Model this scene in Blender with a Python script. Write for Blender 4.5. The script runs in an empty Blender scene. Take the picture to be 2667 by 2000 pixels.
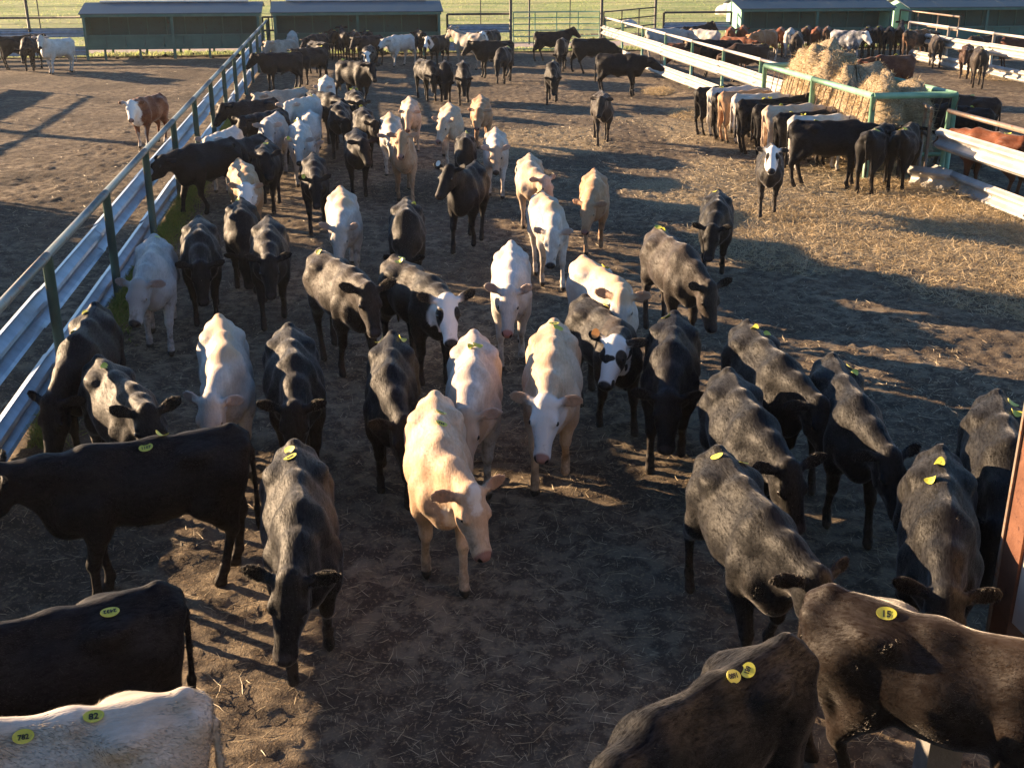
import bpy, math, random
import numpy as np
from mathutils import Vector, Matrix
R = math.radians
sc = bpy.context.scene
C = sc.collection

# ---------------------------------------------------------------- camera
cam_d = bpy.data.cameras.new('camera'); cam = bpy.data.objects.new('camera', cam_d); C.objects.link(cam)
cam.location = (0, 0, 4.2); cam.rotation_euler = (R(90 - 20.94), 0, 0)
cam_d.sensor_width = 36; cam_d.lens = 40.5; cam_d.clip_start = .1; cam_d.clip_end = 3000
sc.camera = cam

# ---------------------------------------------------------------- light
SUN_EL, SUN_AZ = 12.5, 152.0          # degrees; azimuth of the sun counter-clockwise from +X
w = bpy.data.worlds.new('World'); sc.world = w; w.use_nodes = True
nt = w.node_tree; bg = nt.nodes['Background']
sky = nt.nodes.new('ShaderNodeTexSky'); sky.sky_type = 'NISHITA'; sky.sun_disc = False
sky.sun_elevation = R(SUN_EL); sky.sun_rotation = R(90 - SUN_AZ)
sky.air_density = 1.0; sky.dust_density = 0.15; sky.ozone_density = 4.0
nt.links.new(sky.outputs[0], bg.inputs[0]); bg.inputs[1].default_value = 0.058
sd = bpy.data.lights.new('sun', 'SUN'); sd.energy = 5.0; sd.angle = R(.5); sd.color = (1.0, .70, .42)
so = bpy.data.objects.new('sun', sd); C.objects.link(so)
sv = Vector((math.cos(R(SUN_AZ))*math.cos(R(SUN_EL)), math.sin(R(SUN_AZ))*math.cos(R(SUN_EL)), math.sin(R(SUN_EL))))
so.rotation_euler = sv.to_track_quat('Z', 'Y').to_euler(); so.location = (-30, 20, 20)
vs = sc.view_settings
vs.view_transform = 'Standard'; vs.look = 'None'; vs.gamma = 1; vs.exposure = 2.0; vs.use_curve_mapping = False

HAZE = 0.0003

# ---------------------------------------------------------------- materials
def newmat(name):
    m = bpy.data.materials.new(name); m.use_nodes = True
    return m, m.node_tree, m.node_tree.nodes['Principled BSDF']
def nd(t, kind, **kw):
    n = t.nodes.new('ShaderNode' + kind)
    for k, v in kw.items():
        if k.startswith('i_'): n.inputs[int(k[2:]) if k[2:].isdigit() else k[2:]].default_value = v
        else: setattr(n, k, v)
    return n
def link(t, a, b): t.links.new(a, b)
def noise(t, scale, detail=4, rough=.55, vec=None, dist=0):
    n = nd(t, 'TexNoise'); n.inputs['Scale'].default_value = scale; n.inputs['Detail'].default_value = detail
    n.inputs['Roughness'].default_value = rough; n.inputs['Distortion'].default_value = dist
    if vec is None:
        vec = nd(t, 'TexCoord').outputs['Object']
    link(t, vec, n.inputs['Vector'])
    return n.outputs['Fac']
def ramp(t, fac, lo, hi):
    n = nd(t, 'MapRange'); n.inputs[1].default_value = lo; n.inputs[2].default_value = hi
    n.interpolation_type = 'SMOOTHSTEP'
    link(t, fac, n.inputs[0]); return n.outputs[0]
def mix(t, fac, a, b):
    n = nd(t, 'Mix', data_type='RGBA')
    if isinstance(fac, float): n.inputs[0].default_value = fac
    else: link(t, fac, n.inputs[0])
    for i, c in ((6, a), (7, b)):
        if isinstance(c, tuple): n.inputs[i].default_value = c + (1,)
        else: link(t, c, n.inputs[i])
    return n.outputs[2]
def mth(t, op, a, b=0.0, c=None):
    n = nd(t, 'Math', operation=op)
    for i, v in enumerate((a, b) if c is None else (a, b, c)):
        if isinstance(v, (int, float)): n.inputs[i].default_value = v
        else: link(t, v, n.inputs[i])
    return n.outputs[0]
def bump(t, bs, h, dist, strength=1.0):
    n = nd(t, 'Bump'); n.inputs['Distance'].default_value = dist; n.inputs['Strength'].default_value = strength
    link(t, h, n.inputs['Height']); link(t, n.outputs[0], bs.inputs['Normal'])
def simple(name, c1, c2, scale=6, rough=.6, metallic=0, bd=0, bscale=60, spec=.5, dirt=None, lo=.35, hi=.65, stretch=None):
    m, t, b = newmat(name)
    vec = nd(t, 'TexCoord').outputs['Object']
    if stretch:
        mp = nd(t, 'Mapping'); mp.inputs['Scale'].default_value = stretch; link(t, vec, mp.inputs[0]); vec = mp.outputs[0]
    f = ramp(t, noise(t, scale, 6, .6, vec), lo, hi)
    col = mix(t, f, c1, c2)
    if dirt:
        col = mix(t, ramp(t, noise(t, scale*4.3, 5, .7, vec), dirt[1], dirt[1] + .12), col, dirt[0])
    link(t, col, b.inputs['Base Color'])
    b.inputs['Roughness'].default_value = rough; b.inputs['Metallic'].default_value = metallic
    b.inputs['Specular IOR Level'].default_value = spec
    if bd: bump(t, b, noise(t, bscale, 4, .6, vec), bd)
    return m

def coat(name, c1, c2, scale=2.5, sheen=.5, face=None, facelim=None, patch=None, back=None, muzzle=(.03, .025, .025),
         sock=None, chest=None, tint=(1, .95, .90), mud=.55, rough=.60, mlo=.45, mhi=.62):
    m, t, b = newmat('coat_' + name)
    co = nd(t, 'TexCoord').outputs['Object']
    sep = nd(t, 'SeparateXYZ'); link(t, co, sep.inputs[0]); X, Y, Z = sep.outputs
    inf = nd(t, 'ObjectInfo').outputs['Random']
    off = nd(t, 'VectorMath', operation='ADD'); link(t, co, off.inputs[0])
    cmb = nd(t, 'CombineXYZ'); link(t, mth(t, 'MULTIPLY', inf, 37.0), cmb.inputs[0]); link(t, cmb.outputs[0], off.inputs[1])
    v = off.outputs[0]
    n1 = noise(t, scale, 5, .6, v)
    col = mix(t, ramp(t, n1, mlo, mhi), c1, c2)
    # hair streaks
    mp = nd(t, 'Mapping'); mp.inputs['Scale'].default_value = (14, 60, 26); link(t, v, mp.inputs[0])
    st = noise(t, 1.0, 3, .7, mp.outputs[0])
    hsv = nd(t, 'HueSaturation'); link(t, mth(t, 'MULTIPLY_ADD', st, .6, .70), hsv.inputs['Value']); link(t, col, hsv.inputs['Color'])
    col = hsv.outputs[0]
    if back:
        f = mth(t, 'ADD', Z, mth(t, 'MULTIPLY', n1, .16))
        col = mix(t, ramp(t, f, 1.08, 1.17), col, back)
    if patch:
        col = mix(t, ramp(t, noise(t, patch[1], 2, .4, v), patch[2], patch[2] + .03), col, patch[0])
    at = nd(t, 'Attribute', attribute_name='hc').outputs['Vector']
    hm = nd(t, 'Attribute', attribute_name='hm').outputs['Fac']
    s2 = nd(t, 'SeparateXYZ'); link(t, at, s2.inputs[0]); HX, HY, HZ = s2.outputs
    wob = mth(t, 'MULTIPLY', noise(t, 9.0, 3, .6, v), .10)
    if chest:
        f = mth(t, 'ADD', mth(t, 'SUBTRACT', X, mth(t, 'MULTIPLY', Z, .55)), wob)
        col = mix(t, mth(t, 'MULTIPLY', ramp(t, f, .20, .26), ramp(t, mth(t, 'ABSOLUTE', Y), .14, .09)), col, chest)
    if face:
        lim = facelim or (-.06, .9)
        f = mth(t, 'MULTIPLY', hm, ramp(t, mth(t, 'ADD', HX, wob), lim[0] + .03, lim[0] + .06))
        if len(lim) > 2:   # blaze or cap: limit in width
            f = mth(t, 'MULTIPLY', f, ramp(t, mth(t, 'ADD', mth(t, 'ABSOLUTE', HY), wob), lim[2] + .06, lim[2] + .035))
            f = mth(t, 'MULTIPLY', f, ramp(t, mth(t, 'ADD', HX, wob), lim[1] + .06, lim[1] + .03))
        if name in ('black_whitepatch', 'black_spotface', 'black_whitehead'):
            d = mth(t, 'ADD', mth(t, 'POWER', mth(t, 'MULTIPLY', mth(t, 'SUBTRACT', HX, .13), 1/.065), 2.0),
                    mth(t, 'POWER', mth(t, 'MULTIPLY', mth(t, 'SUBTRACT', mth(t, 'ABSOLUTE', HY), .085), 1/.042), 2.0))
            f = mth(t, 'MULTIPLY', f, ramp(t, d, .8, 1.2))
        if name == 'black_whitepatch':
            f = mth(t, 'MULTIPLY', f, ramp(t, noise(t, 7.0, 1, .4, v), .40, .43))
        col = mix(t, f, col, face)
    if sock:
        col = mix(t, ramp(t, mth(t, 'ADD', Z, wob), sock[1] + .08, sock[1] + .03), col, sock[0])
    # dusty legs
    mf = mth(t, 'MULTIPLY', ramp(t, Z, .52, .06), mud)
    mf = mth(t, 'MULTIPLY', mf, ramp(t, noise(t, 12, 4, .7, v), .35, .6))
    col = mix(t, mf, col, (.055, .04, .03))
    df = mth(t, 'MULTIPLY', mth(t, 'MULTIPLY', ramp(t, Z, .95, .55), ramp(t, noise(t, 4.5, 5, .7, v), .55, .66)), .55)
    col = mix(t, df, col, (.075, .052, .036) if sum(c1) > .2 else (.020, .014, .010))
    # hooves
    col = mix(t, ramp(t, Z, .066, .05), col, (.035, .028, .022))
    # muzzle and nostrils
    mzf = mth(t, 'MULTIPLY', hm, ramp(t, mth(t, 'ADD', HX, mth(t, 'MULTIPLY', HZ, .4)), .322, .342))
    col = mix(t, mzf, col, muzzle)
    nd2 = mth(t, 'ADD', mth(t, 'POWER', mth(t, 'MULTIPLY', mth(t, 'SUBTRACT', mth(t, 'ABSOLUTE', HY), .036), 1/.013), 2.0),
              mth(t, 'POWER', mth(t, 'MULTIPLY', mth(t, 'ADD', HZ, .052), 1/.018), 2.0))
    col = mix(t, mth(t, 'MULTIPLY', mzf, ramp(t, nd2, 1.3, .7)), col, (.004, .003, .003))
    ln = mth(t, 'MULTIPLY', mzf, ramp(t, mth(t, 'ABSOLUTE', mth(t, 'ADD', HZ, .095)), .006, .003))
    col = mix(t, ln, col, (.006, .005, .005))
    # inner ear
    ei = nd(t, 'Attribute', attribute_name='earin').outputs['Fac']
    lum = sum(c1)/3
    col = mix(t, mth(t, 'MULTIPLY', ei, .6), col, (.30, .16, .11) if lum > .2 else (c1[0]*.8 + .006, c1[1]*.7 + .004, c1[2]*.6 + .003))
    link(t, col, b.inputs['Base Color'])
    b.inputs['Roughness'].default_value = rough
    mp2 = nd(t, 'Mapping'); mp2.inputs['Scale'].default_value = (34, 120, 60); link(t, v, mp2.inputs[0])
    st2 = noise(t, 1.0, 2, .7, mp2.outputs[0])
    link(t, mth(t, 'MULTIPLY', ramp(t, mth(t, 'ADD', mth(t, 'MULTIPLY', st, .5), mth(t, 'MULTIPLY', st2, .5)), .30, .66), .30 if sum(c1) < .2 else .3), b.inputs['Specular IOR Level'])
    link(t, mth(t, 'MULTIPLY', ramp(t, mth(t, 'ADD', mth(t, 'MULTIPLY', st, .6), mth(t, 'MULTIPLY', noise(t, 5.0, 4, .6, v), .5)), .28, .80), sheen*1.9), b.inputs['Sheen Weight']); b.inputs['Sheen Roughness'].default_value = .32
    b.inputs['Sheen Tint'].default_value = tint + (1,)
    hb = mth(t, 'ADD', noise(t, 7, 3, .55, v), mth(t, 'MULTIPLY', st, .40))
    hb = mth(t, 'ADD', hb, mth(t, 'MULTIPLY', st2, .32))
    bump(t, b, hb, .009, .85)
    return m

MUZ_P = (.30, .16, .13); DK = (.03, .026, .026)
COATS = dict(
    black=coat('black', (.004, .004, .006), (.008, .007, .008), sheen=.04),
    black_brown=coat('black_brown', (.005, .005, .006), (.008, .007, .006), sheen=.24),
    black_straw=coat('black_straw', (.007, .007, .008), (.013, .010, .009), sheen=.1),
    brown_black=coat('brown_black', (.014, .009, .007), (.026, .017, .012), sheen=.28),
    black_dusty=coat('black_dusty', (.030, .024, .020), (.050, .038, .031), sheen=.26),
    dark_brown=coat('dark_brown', (.045, .022, .014), (.075, .035, .020), sheen=.3),
    dark_tanrump=coat('dark_tanrump', (.02, .015, .013), (.16, .08, .04), sheen=.4),
    dark_red=coat('dark_red', (.085, .026, .014), (.13, .045, .022), sheen=.25),
    red=coat('red', (.14, .042, .017), (.21, .070, .030), sheen=.2),
    tan=coat('tan', (.38, .22, .12), (.50, .33, .20), sheen=.2, muzzle=MUZ_P),
    tan_red=coat('tan_red', (.36, .16, .07), (.46, .24, .12), sheen=.2, sock=((.7, .66, .6), .45)),
    tan_whiteface=coat('tan_whiteface', (.40, .24, .12), (.52, .35, .22), sheen=.2, face=(.78, .75, .71), muzzle=MUZ_P),
    cream=coat('cream', (.50, .37, .26), (.60, .48, .37), sheen=.15, muzzle=MUZ_P),
    cream_patch=coat('cream_patch', (.50, .34, .22), (.60, .46, .34), sheen=.15, muzzle=(.28, .15, .12), face=(.66, .61, .55), facelim=(-.12, .13, .04)),
    cream_whiteface=coat('cream_whiteface', (.50, .34, .22), (.60, .46, .33), sheen=.15, muzzle=MUZ_P, face=(.66, .63, .60)),
    white=coat('white', (.52, .48, .43), (.63, .60, .56), sheen=.1, muzzle=DK),
    white_shag=coat('white_shag', (.52, .45, .37), (.62, .57, .50), scale=3, sheen=.15, muzzle=DK, mud=.7),
    white_tanback=coat('white_tanback', (.48, .42, .36), (.62, .58, .53), sheen=.1, muzzle=DK, back=(.54, .38, .25)),
    white_tanface=coat('white_tanface', (.50, .40, .33), (.62, .56, .51), sheen=.1, muzzle=DK, face=(.42, .31, .23)),
    white_pinknose=coat('white_pinknose', (.55, .50, .45), (.62, .57, .53), sheen=.1, muzzle=(.42, .20, .17)),
    silver=coat('silver', (.36, .34, .32), (.48, .45, .43), sheen=.2, muzzle=DK, face=(.34, .31, .29), facelim=(-.1, .22, .2)),
    grey_tan=coat('grey_tan', (.32, .26, .21), (.44, .37, .30), sheen=.2, muzzle=DK),
    roan=coat('roan', (.10, .11, .13), (.42, .42, .44), scale=5, sheen=.2, muzzle=DK, face=(.62, .60, .58)),
    hereford=coat('hereford', (.13, .040, .018), (.18, .060, .026), sheen=.2, muzzle=MUZ_P, face=(.80, .77, .73), chest=(.78, .74, .70), sock=((.75, .7, .64), .12)),
    black_whitehead=coat('black_whitehead', (.010, .010, .011), (.030, .022, .016), sheen=.1, face=(.80, .77, .74), muzzle=DK),
    black_spotface=coat('black_spotface', (.010, .010, .011), (.030, .022, .016), sheen=.4, face=(.82, .79, .76), muzzle=DK),
    black_whitepatch=coat('black_whitepatch', (.014, .013, .013), (.045, .034, .026), sheen=.12, face=(.80, .77, .74), muzzle=DK),
)
M = dict(
    pipe_green=simple('green_pipe_paint', (.028, .075, .058), (.055, .115, .092), 3, .55, dirt=((.16, .07, .035), .60), bd=.002),
    pipe_grey=simple('grey_green_pipe', (.17, .21, .20), (.25, .27, .26), 3, .45, .35, dirt=((.26, .15, .11), .54), bd=.002),
    pipe_pale=simple('weathered_pipe', (.20, .17, .14), (.30, .22, .17), 4, .5, .3, dirt=((.25, .11, .05), .52), bd=.002),
    pipe_white=simple('whitish_pipe', (.45, .42, .38), (.55, .50, .45), 4, .5, .2, dirt=((.30, .16, .09), .58), bd=.002),
    pipe_mint=simple('mint_pipe', (.16, .34, .22), (.24, .44, .30), 4, .5, dirt=((.22, .12, .06), .66)),
    galv=simple('galvanised', (.36, .43, .52), (.48, .55, .64), 5, .40, .75, bd=.0015, bscale=30, dirt=((.20, .16, .13), .72), stretch=(.4, 1, 1)),
    galv_white=simple('chalky_galvanised', (.36, .35, .33), (.50, .48, .45), 3, .6, .3, bd=.002, bscale=25, dirt=((.30, .22, .16), .66), stretch=(.4, 1, 1)),
    teal=simple('teal_sheet', (.030, .115, .090), (.045, .150, .120), 2, .55, bd=.002, dirt=((.05, .05, .04), .62)),
    teal_dark=simple('teal_panel', (.022, .075, .065), (.030, .095, .080), 1.5, .65, dirt=((.03, .03, .028), .58)),
    mint=simple('mint_paint', (.24, .50, .36), (.30, .58, .42), 1.5, .5, dirt=((.12, .2, .14), .68)),
    roof=simple('blue_grey_roof', (.018, .050, .075), (.034, .066, .085), 1.2, .42, .1, bd=.002, bscale=8, dirt=((.16, .15, .16), .64)),
    roofcap=simple('pale_roof_cap', (.50, .52, .54), (.60, .60, .60), 2, .5),
    rust=simple('rusty_steel', (.12, .048, .027), (.18, .078, .045), 5, .7, bd=.003, dirt=((.08, .03, .02), .55), spec=.25),
    beige=simple('beige_sheet', (.55, .42, .33), (.64, .52, .42), 3, .6, dirt=((.4, .3, .22), .66)),
    darkpipe=simple('dark_pipe', (.035, .032, .030), (.06, .05, .045), 4, .6),
    concrete=simple('concrete', (.16, .155, .15), (.22, .21, .20), 5, .9, bd=.006),
    rock=simple('rock', (.42, .40, .40), (.56, .54, .53), 2, .9, bd=.02, bscale=9),
    eye=simple('eye', (.006, .005, .005), (.012, .008, .006), 20, .12, spec=.8),
    ink=simple('ink', (.012, .012, .012), (.02, .02, .02), 20, .6),
    tag=simple('tag_yellow', (.56, .54, .06), (.66, .63, .10), 12, .42, dirt=((.25, .24, .10), .62)),
    tag_orange=simple('ear_tag_orange', (.62, .25, .05), (.7, .3, .08), 9, .5),
    tag_white=simple('ear_tag_white', (.7, .7, .66), (.78, .78, .74), 9, .5),
    dung=simple('dung', (.020, .014, .010), (.035, .025, .017), 8, .95, bd=.02, bscale=20),
    unseen_barn=simple('unseen_barn_sheet', (.10, .14, .12), (.14, .18, .16), 1, .6),
)
def blades(name, c1, c2, c3, rough=.6, trans=.0):
    m, t, b = newmat(name)
    rnd = nd(t, 'Attribute', attribute_name='rnd').outputs['Fac']
    col = mix(t, ramp(t, rnd, .0, .55), c1, c2); col = mix(t, ramp(t, rnd, .6, 1.0), col, c3)
    link(t, col, b.inputs['Base Color']); b.inputs['Roughness'].default_value = rough
    if trans:
        tl = nd(t, 'BsdfTranslucent'); link(t, col, tl.inputs['Color']); mx = nd(t, 'MixShader'); mx.inputs[0].default_value = trans
        link(t, b.outputs[0], mx.inputs[1]); link(t, tl.outputs[0], mx.inputs[2]); link(t, mx.outputs[0], t.nodes['Material Output'].inputs['Surface'])
    return m
M['straw'] = blades('straw', (.34, .27, .16), (.50, .41, .26), (.24, .18, .11))
M['hay'] = blades('hay', (.46, .35, .19), (.62, .50, .31), (.34, .25, .14), trans=.3)
M['greenhay'] = blades('green_hay', (.16, .24, .04), (.26, .33, .06), (.30, .27, .09), trans=.5)
M['turf'] = blades('turf', (.27, .37, .12), (.42, .48, .20), (.48, .46, .24), trans=.5)

# ---------------------------------------------------------------- object helpers
def tag(o, label=None, cat=None, group=None, kind=None):
    if label: o['label'] = label
    if cat: o['category'] = cat
    if group: o['group'] = group
    if kind: o['kind'] = kind
    return o
def empty(name, loc=(0, 0, 0), rz=0.0, **kw):
    o = bpy.data.objects.new(name, None); C.objects.link(o); o.location = loc; o.rotation_euler = (0, 0, rz)
    o.empty_display_size = .2
    return tag(o, **kw)
def add(name, me, mat_=None, parent=None, **kw):
    o = bpy.data.objects.new(name, me); C.objects.link(o)
    if mat_ is not None and len(me.materials) == 0: me.materials.append(mat_)
    if parent: o.parent = parent
    return tag(o, **kw)
class MB:
    def __init__(s): s.v = []; s.f = []
    def box(s, x0, x1, y0, y1, z0, z1, Mx=None):
        n = len(s.v); p = [Vector((x, y, z)) for z in (z0, z1) for y in (y0, y1) for x in (x0, x1)]
        if Mx: p = [Mx @ q for q in p]
        s.v += p
        s.f += [tuple(n + i for i in q) for q in ((0, 2, 3, 1), (4, 5, 7, 6), (0, 1, 5, 4), (2, 6, 7, 3), (0, 4, 6, 2), (1, 3, 7, 5))]
        return s
    def tube(s, pts, r, seg=10, cap=True):
        pts = [Vector(p) for p in pts]; n0 = len(s.v)
        for i, p in enumerate(pts):
            d = (pts[min(i+1, len(pts)-1)] - pts[max(i-1, 0)]).normalized()
            a = d.cross(Vector((0, 0, 1)));
            if a.length < .01: a = d.cross(Vector((1, 0, 0)))
            a.normalize(); b = d.cross(a)
            rr = r[i] if isinstance(r, (list, tuple)) else r
            for k in range(seg):
                t = 2*math.pi*k/seg; s.v.append(p + a*math.cos(t)*rr + b*math.sin(t)*rr)
        for i in range(len(pts)-1):
            for k in range(seg):
                s.f.append((n0+i*seg+k, n0+i*seg+(k+1) % seg, n0+(i+1)*seg+(k+1) % seg, n0+(i+1)*seg+k))
        if cap:
            s.f.append(tuple(n0+k for k in range(seg))); s.f.append(tuple(n0+(len(pts)-1)*seg+k for k in reversed(range(seg))))
        return s
    def poly(s, pts):
        n = len(s.v); s.v += [Vector(p) for p in pts]; s.f.append(tuple(range(n, n+len(pts)))); return s
    def prism(s, prof, a, b):
        """profile of (x, z) points extruded along y from a to b"""
        n = len(s.v); k = len(prof)
        for y in (a, b): s.v += [Vector((x, y, z)) for x, z in prof]
        for i in range(k): s.f.append((n+i, n+(i+1) % k, n+k+(i+1) % k, n+k+i))
        s.f.append(tuple(n+i for i in reversed(range(k)))); s.f.append(tuple(n+k+i for i in range(k)))
        return s
    def mesh(s, name, mat_=None, smooth=False, bevel=0):
        me = bpy.data.meshes.new(name); me.from_pydata([tuple(v) for v in s.v], [], s.f); me.update()
        if smooth: me.polygons.foreach_set('use_smooth', [len(p.vertices) == 4 for p in me.polygons])
        if mat_: me.materials.append(mat_)
        return me
    def obj(s, name, mat_, parent=None, smooth=False, **kw):
        return add(name, s.mesh(name, mat_, smooth), None, parent, **kw)

# value noise
_rg = np.random.default_rng(5); _T = _rg.random((256, 256)).astype(np.float32)
def vn(x, y, sc_=1.0, o=0):
    x = np.asarray(x, dtype=np.float64)*sc_ + o*17.3; y = np.asarray(y, dtype=np.float64)*sc_ + o*31.7
    xi = np.floor(x).astype(int); yi = np.floor(y).astype(int); fx = x - xi; fy = y - yi
    fx = fx*fx*(3-2*fx); fy = fy*fy*(3-2*fy)
    g = lambda a, b: _T[a % 256, b % 256]
    return (g(xi, yi)*(1-fx) + g(xi+1, yi)*fx)*(1-fy) + (g(xi, yi+1)*(1-fx) + g(xi+1, yi+1)*fx)*fy
def XL(y): return -4.89 - .140*(y - 13.8)        # left fence line
def XR(y): return 7.62 - .148*(y - 22.2)         # right fence line
def YB(x): return 46.3 + .144*(x + 13)           # feed bunk line
PEN = math.atan(.144)
# ---------------------------------------------------------------- cattle bodies: signed distance field, surface nets, fur
def V(*a): return np.array(a, dtype=np.float32)

class Field:
    """signed distance field on a regular grid, filled block by block"""
    def __init__(s, lo, hi, h):
        s.lo = V(*lo); s.h = h
        s.n = [int(math.ceil((b - a) / h)) + 1 for a, b in zip(lo, hi)]
        s.f = np.full(s.n, 0.14, dtype=np.float32)
        s.ax = [s.lo[i] + h * np.arange(s.n[i], dtype=np.float32) for i in range(3)]
    def block(s, lo, hi, m):
        sl = []
        for i in range(3):
            a = max(0, int((lo[i] - m - s.lo[i]) / s.h)); b = min(s.n[i], int((hi[i] + m - s.lo[i]) / s.h) + 2)
            if b <= a: return None
            sl.append(slice(a, b))
        X, Y, Z = np.meshgrid(s.ax[0][sl[0]], s.ax[1][sl[1]], s.ax[2][sl[2]], indexing='ij', sparse=True)
        return tuple(sl), X, Y, Z
    def smin(s, sl, d, k):
        a = s.f[sl]
        hh = np.maximum(k - np.abs(a - d), 0) / k
        s.f[sl] = np.minimum(a, d) - hh * hh * k * 0.25
    def cone(s, a, b, ra, rb, k=0.04):
        a = V(*a); b = V(*b); r = max(ra, rb)
        q = s.block(np.minimum(a, b) - r, np.maximum(a, b) + r, 0.1)
        if q is None: return
        sl, X, Y, Z = q; ab = b - a; L = float(ab @ ab) + 1e-9
        t = ((X - a[0]) * ab[0] + (Y - a[1]) * ab[1] + (Z - a[2]) * ab[2]) / L
        t = np.clip(t, 0, 1)
        d = np.sqrt((X - a[0] - t * ab[0])**2 + (Y - a[1] - t * ab[1])**2 + (Z - a[2] - t * ab[2])**2) - (ra + (rb - ra) * t)
        s.smin(sl, d, k)
    def ell(s, c, r, k=0.05, R=None):
        c = V(*c); r = V(*r); m = float(r.max())
        e = r if R is None else V(m, m, m)
        q = s.block(c - e, c + e, 0.1)
        if q is None: return
        sl, X, Y, Z = q; X = X - c[0]; Y = Y - c[1]; Z = Z - c[2]
        if R is not None:
            X, Y, Z = (R[0][0]*X + R[1][0]*Y + R[2][0]*Z, R[0][1]*X + R[1][1]*Y + R[2][1]*Z, R[0][2]*X + R[1][2]*Y + R[2][2]*Z)
        k0 = np.sqrt((X/r[0])**2 + (Y/r[1])**2 + (Z/r[2])**2)
        k1 = np.sqrt((X/r[0]**2)**2 + (Y/r[1]**2)**2 + (Z/r[2]**2)**2) + 1e-6
        s.smin(sl, k0 * (k0 - 1) / k1, k)
    def mesh(s):
        f = s.f; n = f.shape; neg = f < 0
        c = [neg[i:n[0]-1+i, j:n[1]-1+j, k:n[2]-1+k] for i in (0, 1) for j in (0, 1) for k in (0, 1)]
        sm = sum(x.astype(np.int8) for x in c)
        act = (sm > 0) & (sm < 8)
        I = np.argwhere(act); idx = np.full(act.shape, -1, dtype=np.int64); idx[act] = np.arange(len(I))
        acc = np.zeros((len(I), 3), np.float32); cnt = np.zeros(len(I), np.float32)
        cor = [(i, j, k) for i in (0, 1) for j in (0, 1) for k in (0, 1)]
        for a in cor:
            for ax in range(3):
                if a[ax] == 1: continue
                b = list(a); b[ax] = 1
                fa = f[I[:, 0]+a[0], I[:, 1]+a[1], I[:, 2]+a[2]]; fb = f[I[:, 0]+b[0], I[:, 1]+b[1], I[:, 2]+b[2]]
                m = (fa < 0) != (fb < 0)
                t = np.where(m, fa / np.where(m, fa - fb, 1), 0)
                p = np.tile(np.array(a, np.float32), (len(I), 1)); p[:, ax] = t
                acc += p * m[:, None]; cnt += m
        P = (I + acc / np.maximum(cnt, 1)[:, None]) * s.h + s.lo
        quads = []
        for ax in range(3):
            o = [(1, 2), (2, 0), (0, 1)][ax]
            A = neg[tuple(slice(0, -1) if i == ax else slice(None) for i in range(3))]
            B = neg[tuple(slice(1, None) if i == ax else slice(None) for i in range(3))]
            E = np.argwhere(A != B); ok = (E[:, o[0]] > 0) & (E[:, o[1]] > 0) & (E[:, o[0]] < n[o[0]]-1) & (E[:, o[1]] < n[o[1]]-1)
            E = E[ok]
            def cell(du, dv):
                C = E.copy(); C[:, o[0]] += du; C[:, o[1]] += dv
                return idx[C[:, 0], C[:, 1], C[:, 2]]
            Q = np.stack([cell(-1, -1), cell(0, -1), cell(0, 0), cell(-1, 0)], 1)
            fl = ~A[E[:, 0], E[:, 1], E[:, 2]]
            Q[fl] = Q[fl][:, ::-1]
            quads.append(Q)
        return P.astype(np.float32), np.concatenate(quads)

def rot_zy(yaw, pitch):
    """columns = forward, left, up axes; pitch > 0 looks up"""
    cy, sy, cp, sp = math.cos(yaw), math.sin(yaw), math.cos(pitch), math.sin(pitch)
    return np.array([[cp*cy, -sy, -sp*cy], [cp*sy, cy, -sp*sy], [sp, 0, cp]], dtype=np.float32)

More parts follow.
